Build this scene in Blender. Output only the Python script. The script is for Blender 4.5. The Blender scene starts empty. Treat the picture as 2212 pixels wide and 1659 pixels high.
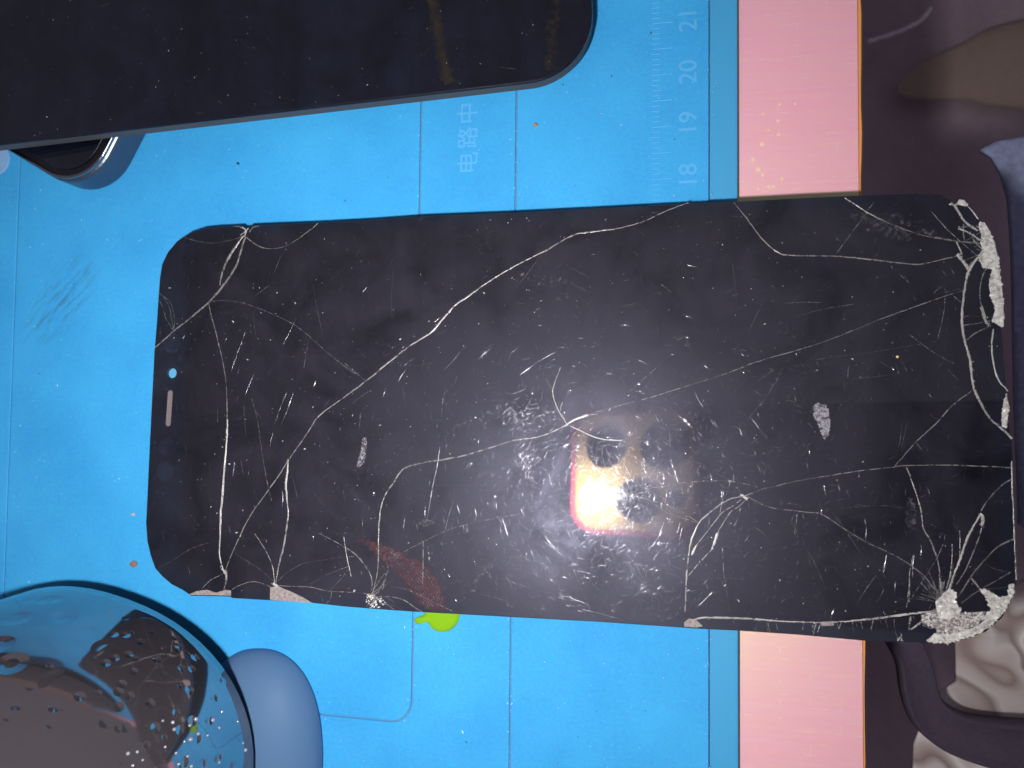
import bpy, bmesh, math, random
from mathutils import Vector, Matrix
random.seed(7)
S = bpy.context.scene
COL = S.collection
MM = 0.001

# ------------------------------------------------------------------ camera
# pixel frame of the photograph as viewed: 2212 x 1659, focal length in those pixels
F = 1600.0; CX, CY = 1106.0, 829.5
H = 0.14054                      # camera height over the mat
RX = Vector((0.97963, 0.010646, -0.200529))     # camera right in mat axes
DN = Vector((0.002510, -0.999165, -0.040784))   # camera down
FW = Vector((-0.200795, 0.039450, -0.978839))   # camera forward
CAM = Vector((0, 0, H))
cam = bpy.data.cameras.new('camera')
cam.sensor_width = 36; cam.sensor_fit = 'HORIZONTAL'; cam.lens = F / 2212 * 36
cam.clip_start = 0.002; cam.clip_end = 20
cam.dof.use_dof = True; cam.dof.focus_distance = 0.137
cam.dof.aperture_fstop = (cam.lens * 0.001) / (2 * 0.0006)   # 1.2 mm wide pupil
camo = bpy.data.objects.new('camera', cam); COL.objects.link(camo)
M = Matrix.Identity(4)
for i in range(3):
    M[i][0] = RX[i]; M[i][1] = -DN[i]; M[i][2] = -FW[i]; M[i][3] = CAM[i]
camo.matrix_world = M
S.camera = camo

# ------------------------------------------------------------------ world, exposure
W = bpy.data.worlds.new('World'); S.world = W; W.use_nodes = True
bg = W.node_tree.nodes['Background']
bg.inputs['Color'].default_value = (0.84, 0.80, 1.0, 1); bg.inputs['Strength'].default_value = 0.15
FLASH = 740.0
ADDED_FLASH_BEAM = 0.135
S.view_settings.view_transform = 'Standard'; S.view_settings.look = 'None'
S.view_settings.exposure = 0; S.view_settings.gamma = 1; S.view_settings.use_curve_mapping = False
S.render.engine = 'CYCLES'
S.cycles.use_denoising = True
S.cycles.caustics_reflective = False; S.cycles.caustics_refractive = False
S.cycles.sample_clamp_indirect = 4
S.cycles.max_bounces = 8; S.cycles.transparent_max_bounces = 24

# ------------------------------------------------------------------ pixel helpers
def ray(x, y): return (RX * (x - CX) + DN * (y - CY) + FW * F)
def on_z(x, y, z=0.0):
    r = ray(x, y); return CAM + r * ((z - H) / r.z)
def on_plane(x, y, p, n):
    r = ray(x, y); return CAM + r * ((p - CAM).dot(n) / r.dot(n))
K = 0.548611
REG = {'A': (0, 0, 1.646), 'B': (1344, 0, 1.646), 'C': (2688, 0, 1.646), 'D': (0, 1000, 1.646), 'E': (1344, 1000, 1.646),
       'F': (2688, 1000, 1.646), 'H': (2688, 2016, 1.646), 'G': (1344, 2016, 1.646), 'J': (0, 2200, 1.646),
       'K': (3600, 700, 1.509), 'L': (3400, 1800, 2.074), 'M': (560, 2100, 1.651), 'N': (2100, 1500, 2.37),
       'P': (580, 1150, 1.952), 'Q': (560, 850, 2.633), 'R': (1400, 1900, 2.765), 'T': (3350, 2400, 2.658), 'W': (0, 0, K)}
def wpx(reg, pts):
    ox, oy, k = REG[reg]
    return [((ox + x / k) * K, (oy + y / k) * K) for x, y in pts]

# ------------------------------------------------------------------ materials
def mat(name, col, rough=0.5, metal=0.0, spec=0.5, ior=1.5, coat=0.0, coat_rough=0.03, trans=0.0, sss=0.0):
    m = bpy.data.materials.new(name); m.use_nodes = True
    b = m.node_tree.nodes['Principled BSDF']
    b.inputs['Base Color'].default_value = (*col, 1); b.inputs['Roughness'].default_value = rough
    b.inputs['Metallic'].default_value = metal; b.inputs['Specular IOR Level'].default_value = spec
    b.inputs['IOR'].default_value = ior; b.inputs['Coat Weight'].default_value = coat
    b.inputs['Coat Roughness'].default_value = coat_rough; b.inputs['Transmission Weight'].default_value = trans
    if sss: b.inputs['Subsurface Weight'].default_value = sss; b.inputs['Subsurface Radius'].default_value = (.002, .002, .002)
    return m
def nodes(m): return m.node_tree.nodes, m.node_tree.links, m.node_tree.nodes['Principled BSDF']
def tex(m, kind, **kw):
    n = m.node_tree.nodes.new(kind)
    for k, v in kw.items():
        if k in n.inputs: n.inputs[k].default_value = v
        else: setattr(n, k, v)
    return n
def coords(m, scale=(1, 1, 1), rot=(0, 0, 0), loc=(0, 0, 0), src='Object'):
    t = m.node_tree.nodes.new('ShaderNodeTexCoord'); mp = m.node_tree.nodes.new('ShaderNodeMapping')
    mp.inputs['Scale'].default_value = scale; mp.inputs['Rotation'].default_value = rot; mp.inputs['Location'].default_value = loc
    m.node_tree.links.new(t.outputs[src], mp.inputs['Vector']); return mp.outputs['Vector']
def ramp(m, fac, stops):
    r = m.node_tree.nodes.new('ShaderNodeValToRGB'); e = r.color_ramp.elements
    e[0].position, e[0].color = stops[0][0], (*stops[0][1], 1)
    e[1].position, e[1].color = stops[1][0], (*stops[1][1], 1)
    for p, c in stops[2:]:
        x = e.new(p); x.color = (*c, 1)
    m.node_tree.links.new(fac, r.inputs['Fac']); return r.outputs['Color']
def mix(m, fac, a, b, mode='MIX'):
    n = m.node_tree.nodes.new('ShaderNodeMix'); n.data_type = 'RGBA'; n.blend_type = mode
    for s, v in ((0, fac), (6, a), (7, b)):
        if hasattr(v, 'is_linked') or hasattr(v, 'links'): m.node_tree.links.new(v, n.inputs[s])
        else: n.inputs[s].default_value = v if s == 0 else (*v, 1)
    return n.outputs[2]
def math_n(m, op, a, b=0.0):
    n = m.node_tree.nodes.new('ShaderNodeMath'); n.operation = op
    for s, v in ((0, a), (1, b)):
        if hasattr(v, 'links'): m.node_tree.links.new(v, n.inputs[s])
        else: n.inputs[s].default_value = v
    return n.outputs[0]
def bump(m, height, strength=0.3, dist=0.0002, coat=False):
    b = m.node_tree.nodes.new('ShaderNodeBump'); b.inputs['Strength'].default_value = strength; b.inputs['Distance'].default_value = dist
    m.node_tree.links.new(height, b.inputs['Height'])
    m.node_tree.links.new(b.outputs['Normal'], m.node_tree.nodes['Principled BSDF'].inputs['Coat Normal' if coat else 'Normal'])

# silicone mat: even blue, faint mottling, grime with a shape of its own
m_mat = mat('blue_silicone', (0.05, 0.40, 0.76), 0.6, spec=0.12)
nd, lk, bs = nodes(m_mat)
v = coords(m_mat, src='Object')
n1 = tex(m_mat, 'ShaderNodeTexNoise', Scale=60.0, Detail=4.0); lk.new(v, n1.inputs['Vector'])
n2 = tex(m_mat, 'ShaderNodeTexNoise', Scale=1500.0, Detail=2.0); lk.new(v, n2.inputs['Vector'])
c1 = ramp(m_mat, n1.outputs['Fac'], [(0.25, (0.040, 0.325, 0.68)), (0.75, (0.056, 0.405, 0.78))])
c2 = mix(m_mat, 0.16, c1, n2.outputs['Color'], 'OVERLAY')
# scuffed grime streaks near the far left of the mat
v2 = coords(m_mat, scale=(1, 1, 1), loc=(0.1320, -0.0235, 0), src='Object')
sx = nd.new('ShaderNodeMapping'); sx.inputs['Rotation'].default_value = (0, 0, math.radians(-48)); lk.new(v2, sx.inputs['Vector'])
sv = nd.new('ShaderNodeVectorMath'); sv.operation = 'MULTIPLY'; sv.inputs[1].default_value = (1 / 0.013, 1 / 0.0062, 0); lk.new(sx.outputs[0], sv.inputs[0])
ln = nd.new('ShaderNodeVectorMath'); ln.operation = 'LENGTH'; lk.new(sv.outputs[0], ln.inputs[0])
st = nd.new('ShaderNodeMapping'); st.inputs['Scale'].default_value = (140, 900, 1); lk.new(sx.outputs[0], st.inputs['Vector'])
ns = tex(m_mat, 'ShaderNodeTexNoise', Scale=1.0, Detail=4.0, Roughness=0.6); lk.new(st.outputs[0], ns.inputs['Vector'])
inv = math_n(m_mat, 'SUBTRACT', 1.15, ln.outputs['Value']); inv = math_n(m_mat, 'MAXIMUM', inv, 0.0)
stn = math_n(m_mat, 'SUBTRACT', ns.outputs['Fac'], 0.47); stn = math_n(m_mat, 'MULTIPLY', stn, 4.5); stn = math_n(m_mat, 'MAXIMUM', stn, 0.0)
stain = math_n(m_mat, 'MULTIPLY', stn, inv); stain = math_n(m_mat, 'MINIMUM', stain, 0.6)
c3 = mix(m_mat, stain, c2, (0.05, 0.14, 0.22))
lk.new(c3, bs.inputs['Base Color'])
bump(m_mat, n2.outputs['Fac'], 0.4, 0.00010)
m_rim = mat('blue_silicone_rim', (0.055, 0.345, 0.63), 0.6, spec=0.3)
m_groove = mat('groove_floor_blue', (0.085, 0.27, 0.46), 0.8)  # darker blue on the groove floors
m_emb = mat('dusty_emboss', (0.085, 0.420, 0.77), 0.65)
m_emb2 = mat('worn_emboss', (0.054, 0.395, 0.76), 0.6)
m_mdust = mat('pale_blue_dust', (0.36, 0.62, 0.85), 0.6)

# laminate strip of the table: pink, satin, with a greenish-yellow sheen coat and fine pores
m_pink = mat('pink_laminate', (0.68, 0.335, 0.40), 0.62, spec=0.2, coat=0.0)
nd, lk, bs = nodes(m_pink)
v = coords(m_pink)
br = tex(m_pink, 'ShaderNodeTexBrick', Scale=1.0); br.offset = 0.33; br.inputs['Brick Width'].default_value = 0.0052
br.inputs['Row Height'].default_value = 0.0021; br.inputs['Mortar Size'].default_value = 0.00009; br.inputs['Mortar Smooth'].default_value = 0.4
br.inputs['Color1'].default_value = (1, 1, 1, 1); br.inputs['Color2'].default_value = (1, 1, 1, 1); br.inputs['Mortar'].default_value = (0, 0, 0, 1)
lk.new(v, br.inputs['Vector'])
gap = tex(m_pink, 'ShaderNodeTexNoise', Scale=500.0, Detail=2.0); lk.new(v, gap.inputs['Vector'])
pore = math_n(m_pink, 'SUBTRACT', 1.0, br.outputs['Color']); pore = math_n(m_pink, 'MULTIPLY', pore, ramp(m_pink, gap.outputs['Fac'], [(0.52, (0, 0, 0)), (0.66, (1, 1, 1))]))
vl = coords(m_pink, scale=(60, 1600, 1))
fib = tex(m_pink, 'ShaderNodeTexNoise', Scale=1.0, Detail=5.0); lk.new(vl, fib.inputs['Vector'])
cp = mix(m_pink, 0.16, (0.80, 0.325, 0.49), fib.outputs['Color'], 'OVERLAY')
cp = mix(m_pink, math_n(m_pink, 'MULTIPLY', pore, 0.28), cp, (0.85, 0.75, 0.55))
lk.new(cp, bs.inputs['Base Color'])
bs.inputs['Specular IOR Level'].default_value = 0.1; bs.inputs['Roughness'].default_value = 0.6
# the lacquer's own greenish-yellow sheen, added over the pink
gl = nd.new('ShaderNodeBsdfGlossy'); gl.inputs['Color'].default_value = (0.10, 0.42, 0.0, 1)
lk.new(ramp(m_pink, pore, [(0.0, (0.36,) * 3), (1.0, (0.50,) * 3)]), gl.inputs['Roughness'])
ad = nd.new('ShaderNodeAddShader'); lk.new(bs.outputs[0], ad.inputs[0]); lk.new(gl.outputs[0], ad.inputs[1])
lk.new(ad.outputs[0], [n_ for n_ in nd if n_.type == 'OUTPUT_MATERIAL'][0].inputs['Surface'])
bump(m_pink, fib.outputs['Fac'], 0.12, 0.0001)
m_drop = mat('dried_droplets', (0.90, 0.66, 0.46), 0.5, spec=1.0); m_drop.node_tree.nodes['Principled BSDF'].inputs['Specular Tint'].default_value = (.8, 1, .2, 1)
m_orange = mat('orange_edge_band', (0.80, 0.36, 0.10), 0.5)

def glass_mat(name, base, rough=0.47, spec=0.46, coat=1.0, grime=0.6):
    m = mat(name, base, rough, spec=spec, coat=coat, coat_rough=0.0)
    nd, lk, bs = nodes(m)
    bs.inputs['Coat IOR'].default_value = 1.62; bs.inputs['Specular Tint'].default_value = (0.72, 0.74, 1.0, 1)
    v = coords(m)
    n = tex(m, 'ShaderNodeTexNoise', Scale=70.0, Detail=6.0, Roughness=0.65, Distortion=0.6); lk.new(v, n.inputs['Vector'])
    n2 = tex(m, 'ShaderNodeTexNoise', Scale=900.0, Detail=3.0); lk.new(v, n2.inputs['Vector'])
    g = ramp(m, n.outputs['Fac'], [(0.35, (0.6, 0.6, 0.6)), (0.75, (1 + grime * 1.1,) * 3)])
    vw = coords(m, scale=(90, 14, 1), rot=(0, 0, 0.5)); nw = tex(m, 'ShaderNodeTexNoise', Scale=1.0, Detail=5.0, Roughness=0.7, Distortion=0.8); lk.new(vw, nw.inputs['Vector'])
    g = mix(m, 1.0, g, ramp(m, nw.outputs['Fac'], [(0.35, (0.75,) * 3), (0.7, (1 + .9 * grime,) * 3)]), 'MULTIPLY')
    c = mix(m, 1.0, base, g, 'MULTIPLY')
    c = mix(m, 0.35, c, n2.outputs['Color'], 'OVERLAY')
    lk.new(c, bs.inputs['Base Color'])
    lk.new(ramp(m, n.outputs['Fac'], [(0.3, (rough - .13,) * 3), (0.75, (rough + .16,) * 3)]), bs.inputs['Roughness'])
    return m
m_bezel = glass_mat('screen_border_glass', (0.0042, 0.0056, 0.0115))
m_disp = glass_mat('screen_glass', (0.0062, 0.0052, 0.0085))
m_clean = glass_mat('clean_black_glass', (0.0032, 0.0042, 0.010), rough=0.46, spec=0.16, grime=0.5)
m_edge = mat('ground_glass_edge', (0.075, 0.08, 0.088), 0.6, spec=0.2)

def broken(name, col, rough, metal, lo, hi, scale):
    m = mat(name, col, rough, metal)
    nd, lk, bs = nodes(m); v = coords(m)
    n = tex(m, 'ShaderNodeTexNoise', Scale=scale, Detail=3.0, Roughness=0.7); lk.new(v, n.inputs['Vector'])
    al_ = ramp(m, n.outputs['Fac'], [(lo, (0.12,) * 3), (hi, (1, 1, 1))])
    nb = tex(m, 'ShaderNodeTexNoise', Scale=95.0, Detail=3.0, Roughness=0.6); lk.new(v, nb.inputs['Vector'])
    lk.new(math_n(m, 'MULTIPLY', al_, ramp(m, nb.outputs['Fac'], [(0.36, (0.42,) * 3), (0.60, (1, 1, 1))])), bs.inputs['Alpha'])
    return m
m_crack = broken('crack_glass', (0.30, 0.29, 0.275), 0.30, 0.25, 0.36, 0.52, 900)
m_crack2 = broken('fine_crack_glass', (0.22, 0.22, 0.22), 0.30, 0.25, 0.40, 0.58, 1100)
m_thick = broken('thick_crack_glass', (0.55, 0.54, 0.51), 0.35, 0.1, 0.32, 0.46, 1200)
m_scr2 = broken('bright_fine_scratch', (0.70, 0.70, 0.78), 0.16, 0.92, 0.30, 0.48, 1600)
m_scr = broken('scratch_glass', (0.30, 0.30, 0.34), 0.20, 0.75, 0.42, 0.58, 1600)
m_chip = mat('bare_chip', (0.27, 0.23, 0.22), 0.6)
nd, lk, bs = nodes(m_chip); v = coords(m_chip); n = tex(m_chip, 'ShaderNodeTexNoise', Scale=1600.0, Detail=4.0); lk.new(v, n.inputs['Vector'])
lk.new(ramp(m_chip, n.outputs['Fac'], [(0.3, (0.17, 0.145, 0.145)), (0.7, (0.36, 0.31, 0.29))]), bs.inputs['Base Color'])
m_crush = mat('crushed_glass', (0.6, 0.56, 0.5), 0.35, spec=0.8)
nd, lk, bs = nodes(m_crush); v = coords(m_crush); n = tex(m_crush, 'ShaderNodeTexNoise', Scale=1300.0, Detail=5.0, Roughness=0.75); lk.new(v, n.inputs['Vector'])
lk.new(ramp(m_crush, n.outputs['Fac'], [(0.30, (0.34, 0.33, 0.32)), (0.48, (0.60, 0.58, 0.54)), (0.66, (0.82, 0.81, 0.77))]), bs.inputs['Base Color'])
lk.new(ramp(m_crush, n.outputs['Fac'], [(0.30, (0.5,) * 3), (0.52, (1, 1, 1))]), bs.inputs['Alpha'])
m_dust = mat('dust', (0.42, 0.42, 0.44), 0.6)
m_ddust = mat('dark_dust', (0.02, 0.05, 0.08), 0.7)
m_smear = broken('white_smear', (0.40, 0.38, 0.43), 0.6, 0.0, 0.38, 0.62, 1500)
m_haze = broken('greasy_smudge', (0.16, 0.15, 0.17), 0.5, 0.0, 0.50, 0.80, 700)
m_red = broken('painted_red_glow', (0.075, 0.020, 0.030), 0.5, 0.0, 0.36, 0.85, 420)  # dark red reflected glow, painted as flakes on the glass
m_redp = broken('red_glow_print', (0.13, 0.075, 0.085), 0.5, 0.0, 0.42, 0.55, 1500)
m_matview = mat('lit_mat_blue', (0.10, 0.36, 0.58), 0.5)
m_grille = mat('earpiece_mesh', (0.17, 0.14, 0.15), 0.6)
m_black = mat('black', (0.006, 0.006, 0.009), 0.35)
m_steel = mat('grey_blue_steel', (0.13, 0.155, 0.20), 0.35, 0.85)
m_steel2 = mat('bright_steel', (0.36, 0.37, 0.40), 0.16, 1.0)
m_green = mat('green_resin', (0.22, 0.46, 0.01), 0.12, coat=0.5)
m_film = mat('clear_film', (0.55, 0.75, 0.95), 0.12)
m_film.node_tree.nodes['Principled BSDF'].inputs['Alpha'].default_value = 0.28
m_debo = mat('orange_crumb', (0.5, 0.16, 0.04), 0.6)
m_debb = mat('brown_flake', (0.25, 0.15, 0.12), 0.6)

# ------------------------------------------------------------------ mesh helpers
def link(name, me, m, parent=None, kind=None):
    o = bpy.data.objects.new(name, me); COL.objects.link(o)
    if m is not None and len(me.materials) == 0: me.materials.append(m)
    if parent: o.parent = parent
    if kind: o['kind'] = kind
    return o
def tag(o, label, cat, group=None):
    o['label'] = label; o['category'] = cat
    if group: o['group'] = group
    return o
def empty(name, mw, label, cat, group=None):
    o = bpy.data.objects.new(name, None); COL.objects.link(o); o.matrix_world = mw; o.empty_display_size = .01
    return tag(o, label, cat, group)
def pyd(name, vs, fs, m, parent=None, smooth=False, kind=None):
    me = bpy.data.meshes.new(name); me.from_pydata(vs, [], fs); me.update()
    if smooth:
        for p in me.polygons: p.use_smooth = True
    return link(name, me, m, parent, kind)
def prism(name, loops, z0, z1, bevel, m, parent=None, res=2, kind=None):
    cu = bpy.data.curves.new(name, 'CURVE'); cu.dimensions = '2D'; cu.fill_mode = 'BOTH'
    for lp in loops:
        s = cu.splines.new('POLY'); s.points.add(len(lp) - 1); s.use_cyclic_u = True
        for p, q in zip(s.points, lp): p.co = (q[0], q[1], 0, 1)
    cu.extrude = max((z1 - z0) / 2 - bevel, 0); cu.bevel_depth = bevel; cu.bevel_resolution = res; cu.offset = -bevel
    o = bpy.data.objects.new(name, cu); COL.objects.link(o)
    dg = bpy.context.evaluated_depsgraph_get(); me = bpy.data.meshes.new_from_object(o.evaluated_get(dg))
    bpy.data.objects.remove(o); bpy.data.curves.remove(cu)
    me.name = name; me.materials.clear()
    for p in me.polygons: p.use_smooth = False
    me.transform(Matrix.Translation((0, 0, (z0 + z1) / 2)))
    return link(name, me, m, parent, kind)
def rrect(x0, x1, y0, y1, r, n=8):
    out = []
    for cx, cy, a0 in ((x1 - r, y0 + r, -90), (x1 - r, y1 - r, 0), (x0 + r, y1 - r, 90), (x0 + r, y0 + r, 180)):
        for i in range(n + 1):
            a = math.radians(a0 + 90 * i / n); out.append((cx + r * math.cos(a), cy + r * math.sin(a)))
    return out
def circ(cx, cy, r, n=32): return [(cx + r * math.cos(2 * math.pi * i / n), cy + r * math.sin(2 * math.pi * i / n)) for i in range(n)]
def smooth_line(pts, step, jit=0.0):
    P = [Vector(p).to_2d() for p in pts]
    if len(P) < 2: return P
    Q = [P[0] * 2 - P[1]] + P + [P[-1] * 2 - P[-2]]; out = []
    for i in range(1, len(Q) - 2):
        a, b, c, d = Q[i - 1:i + 3]; n = max(1, int((c - b).length / step))
        for k in range(n):
            t = k / n
            out.append(0.5 * ((2 * b) + (c - a) * t + (2 * a - 5 * b + 4 * c - d) * t * t + (3 * b - a - 3 * c + d) * t ** 3))
    out.append(P[-1])
    if jit:
        for i in range(1, len(out) - 1): out[i] = out[i] + Vector((random.gauss(0, jit), random.gauss(0, jit)))
    return out
def ridge(vs, fs, line, w0, h, base=0.0, wj=0.25, taper=0.0):
    """raised rounded ribbon along a 2-D line, appended to vs/fs"""
    n = len(line); prof = ((-1, 0), (-.6, .7), (0, 1), (.6, .7), (1, 0)); st = len(vs)
    for i, p in enumerate(line):
        d = (line[min(i + 1, n - 1)] - line[max(i - 1, 0)])
        d = d.normalized() if d.length > 0 else Vector((1, 0)); nn = Vector((-d.y, d.x))
        w = (w0(i / max(n - 1, 1)) if callable(w0) else w0) * (1 + random.uniform(-wj, wj)) / 2
        if taper: w *= max(0.15, 1 - taper * abs(2 * i / max(n - 1, 1) - 1) ** 3)
        hh = h * random.uniform(.7, 1.2)
        for a, b in prof:
            q = p + nn * (a * w); vs.append((q.x, q.y, base + hh * b))
    for i in range(n - 1):
        for k in range(4):
            a = st + i * 5 + k; fs.append((a, a + 1, a + 6, a + 5))
def in_poly(p, poly):
    c = False; j = len(poly) - 1
    for i in range(len(poly)):
        a, b = poly[i], poly[j]
        if (a[1] > p[1]) != (b[1] > p[1]) and p[0] < (b[0] - a[0]) * (p[1] - a[1]) / (b[1] - a[1]) + a[0]: c = not c
        j = i
    return c
def flake(vs, fs, x, y, z, s, tilt=0.4, asp=1.0, ang=None):
    a0 = random.uniform(0, 6.28) if ang is None else ang
    tx, ty = random.gauss(0, tilt), random.gauss(0, tilt); st = len(vs); n = random.choice((3, 4, 5))
    for i in range(n):
        a = 6.283 * i / n + random.uniform(-.4, .4); r = s * random.uniform(.6, 1.2)
        lx, ly = r * math.cos(a) * asp, r * math.sin(a)
        px, py = lx * math.cos(a0) - ly * math.sin(a0), lx * math.sin(a0) + ly * math.cos(a0)
        vs.append((x + px, y + py, z + abs(tx) * s + abs(ty) * s + px * tx + py * ty))
    fs.append(tuple(range(st, st + n)))

# ================================================================== SETTING
TZ = -0.0032      # table top
ex = on_z(1597, 900, TZ).x; ee = on_z(1860, 900, TZ).x; eo = on_z(1867, 900, TZ).x
MX1 = on_z(1597, 900, 0).x - 0.0001
def box(x0, x1, y0, y1): return [(x0, y0), (x1, y0), (x1, y1), (x0, y1)]
table = prism('table', [box(-0.40, ee, -0.35, 0.35)], TZ - 0.018, TZ, 0.0002, m_pink, kind='structure')
# worn orange edge band: uneven chamfered strip
vs, fs = [], []; N = 160
for i in range(N + 1):
    y = -0.35 + 0.70 * i / N
    inn = 0.00018 * math.sin(i * .9) * math.sin(i * .37) + random.gauss(0, .00003)
    wid = 0.00045 if y < 0.02 else 0.00045 + min(1, (y - 0.02) / .02) * 0.0003
    for dx, z in ((0.00003, -0.0178), (0.00003, 0.00003), (wid * .55 + inn, 0.0), (wid + inn, -0.0007), (wid + inn, -0.0178)):
        vs.append((ee + dx, y, TZ + z))
for i in range(N):
    for k in range(4): a = i * 5 + k; fs.append((a, a + 1, a + 6, a + 5))
pyd('edge_band', vs, fs, m_orange, table)
# dried droplets on the strip
for (x, y, r) in [(1627, 345, 4.5), (1638, 366, 5.5), (1647, 311, 5), (1682, 260, 4), (1618, 347, 2.5), (1660, 280, 3), (1648, 378, 4), (1662, 403, 4),
                  (1672, 403, 3.5), (1690, 386, 4), (1650, 245, 3), (1683, 290, 4), (1628, 360, 2), (1639, 408, 3), (1685, 225, 3.5), (1718, 224, 3)]:
    p = on_z(x, y, TZ); rr = r * MM / 12
    prism('dried_droplet', [circ(p.x, p.y, rr, 18)], TZ + 0.00003, TZ + 0.00010, 0.00003, m_drop, table, res=1)

fl = prism('floor', [box(-1.5, 1.5, -1.5, 1.5)], -0.72, -0.70, 0, mat('dark_floor', (0.05, 0.04, 0.05), 0.7), kind='structure')

# ------------------------------------------------------------------ lap and cloth beyond the table edge
def cloth(name, wpts, z, m, label, cat, fold=0.006, nx=70, amp=None, thick=0.0015, seed=0, drop=0.0):
    P = [on_z(x, y, z) for x, y in wpts]; poly = [(p.x, p.y) for p in P]
    x0, x1 = min(p[0] for p in poly), max(p[0] for p in poly); y0, y1 = min(p[1] for p in poly), max(p[1] for p in poly)
    step = max(x1 - x0, y1 - y0) / nx; rnd = random.Random(seed); ph = [(rnd.uniform(15, 70), rnd.uniform(0, 3.1), rnd.uniform(0, 6), rnd.uniform(.2, 1)) for _ in range(7)]
    def hz(x, y):
        return sum(a * math.sin(f * (x * math.cos(d) + y * math.sin(d)) * 2 + o) for f, d, o, a in ph) / 3 * fold
    bm = bmesh.new()
    vv = [bm.verts.new((p[0], p[1], z)) for p in poly]; f = bm.faces.new(vv)
    for k in range(1, int((x1 - x0) / step) + 1):
        bmesh.ops.bisect_plane(bm, geom=bm.verts[:] + bm.edges[:] + bm.faces[:], plane_co=(x0 + k * step, 0, 0), plane_no=(1, 0, 0))
    for k in range(1, int((y1 - y0) / step) + 1):
        bmesh.ops.bisect_plane(bm, geom=bm.verts[:] + bm.edges[:] + bm.faces[:], plane_co=(0, y0 + k * step, 0), plane_no=(0, 1, 0))
    for q in bm.verts: q.co.z += hz(q.co.x, q.co.y)
    bmesh.ops.recalc_face_normals(bm, faces=bm.faces[:])
    if bm.faces[0].normal.z < 0: bmesh.ops.reverse_faces(bm, faces=bm.faces[:])
    ext = bmesh.ops.extrude_face_region(bm, geom=bm.faces[:])
    for g in ext['geom']:
        if isinstance(g, bmesh.types.BMVert): g.co.z -= thick
    me = bpy.data.meshes.new(name); bmesh.ops.recalc_face_normals(bm, faces=bm.faces[:]); bm.to_mesh(me); bm.free()
    for p in me.polygons: p.use_smooth = True
    return tag(link(name, me, m), label, cat)
def fabric(name, a, b, scale=300):
    m = mat(name, a, 0.85, spec=0.15); nd, lk, bs = nodes(m); v = coords(m)
    n = tex(m, 'ShaderNodeTexNoise', Scale=scale, Detail=5.0); lk.new(v, n.inputs['Vector'])
    n2 = tex(m, 'ShaderNodeTexNoise', Scale=28.0, Detail=3.0); lk.new(v, n2.inputs['Vector'])
    f = mix(m, 0.6, n.outputs['Color'], n2.outputs['Color'])
    lk.new(ramp(m, f, [(0.35, a), (0.65, b)]), bs.inputs['Base Color']); bump(m, n.outputs['Fac'], 0.5, 0.0006); return m
m_lap = fabric('dark_purple_cloth', (0.34, 0.255, 0.30), (0.44, 0.34, 0.385))
m_tan = fabric('brown_cloth', (0.29, 0.215, 0.18), (0.35, 0.265, 0.22))
m_blue = fabric('blue_grey_cloth', (0.14, 0.17, 0.29), (0.34, 0.38, 0.56), 700)
m_strap = fabric('black_webbing', (0.060, 0.048, 0.075), (0.085, 0.068, 0.10), 900)
m_marb = mat('marbled_cloth', (0.4, 0.36, 0.33), 0.85, spec=0.15)
nd, lk, bs = nodes(m_marb); v = coords(m_marb, rot=(0, 0, .5))
wv = tex(m_marb, 'ShaderNodeTexNoise', Scale=30.0, Detail=1.2, Roughness=0.4, Distortion=1.6); lk.new(v, wv.inputs['Vector'])
lk.new(ramp(m_marb, wv.outputs['Fac'], [(0.26, (0.60, 0.54, 0.52)), (0.34, (0.34, 0.26, 0.235)), (0.39, (0.56, 0.48, 0.45)), (0.46, (0.66, 0.60, 0.58)), (0.50, (0.30, 0.23, 0.21)), (0.55, (0.52, 0.45, 0.43)), (0.60, (0.85, 0.82, 0.77)), (0.66, (0.36, 0.28, 0.25)), (0.74, (0.60, 0.53, 0.50))]), bs.inputs['Base Color'])
cloth('lap_cloth', [(1830, -500), (2900, -500), (2900, 2200), (1830, 2200)], -0.200, m_lap, 'dark purple crumpled cloth far below the table edge', 'cloth', 0.008, seed=3)
cloth('marbled_cloth', [(2066, 1360), (2064, 1470), (2030, 1492), (1990, 1545), (1968, 1600), (1962, 1700), (1950, 1850), (2600, 1900), (2600, 1150), (2330, 1180), (2150, 1290)], -0.060, m_marb,
      'grey and brown cloth with a marbled swirling pattern behind the black strap', 'cloth', 0.0035, seed=5)
cloth('blue_cloth', [(2125, 318), (2150, 335), (2168, 372), (2180, 430), (2184, 560), (2192, 800), (2196, 1130), (2300, 1200), (2600, 1150), (2600, 250), (2250, 285), (2160, 300)], -0.048, m_blue,
      'blurred blue grey cloth beside the crushed end of the cracked screen', 'cloth', 0.004, seed=8)
# brown tapering fold lying on the lap cloth
tz = -0.192; tip = on_z(1935, 195, tz); end = on_z(2330, 150, tz); dr = (end - tip); L = dr.length; dr.normalize(); nn = Vector((-dr.y, dr.x, 0))
vs, fs = [], []; NS, NR = 26, 16
for i in range(NS + 1):
    t = i / NS; w = 0.0115 * (t ** 0.6) + 0.0012 * min(1, max(0, (t - .4) * 12)) + 0.0012; w *= 1.6; hh = w * .3
    c = tip + dr * (L * t) + nn * (0.004 * math.sin(t * 3))
    for k in range(NR):
        a = 2 * math.pi * k / NR; q = c + nn * (w * math.cos(a)) + Vector((0, 0, hh * math.sin(a) + .002)); vs.append(tuple(q))
for i in range(NS):
    for k in range(NR): fs.append((i * NR + k, i * NR + (k + 1) % NR, (i + 1) * NR + (k + 1) % NR, (i + 1) * NR + k))
fs.append(tuple(range(NR))); fs.append(tuple(NS * NR + k for k in range(NR)))
tag(pyd('brown_sleeve', vs, fs, m_tan, smooth=True), 'brown tapering fold of cloth lying on the dark purple cloth', 'cloth')
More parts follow.
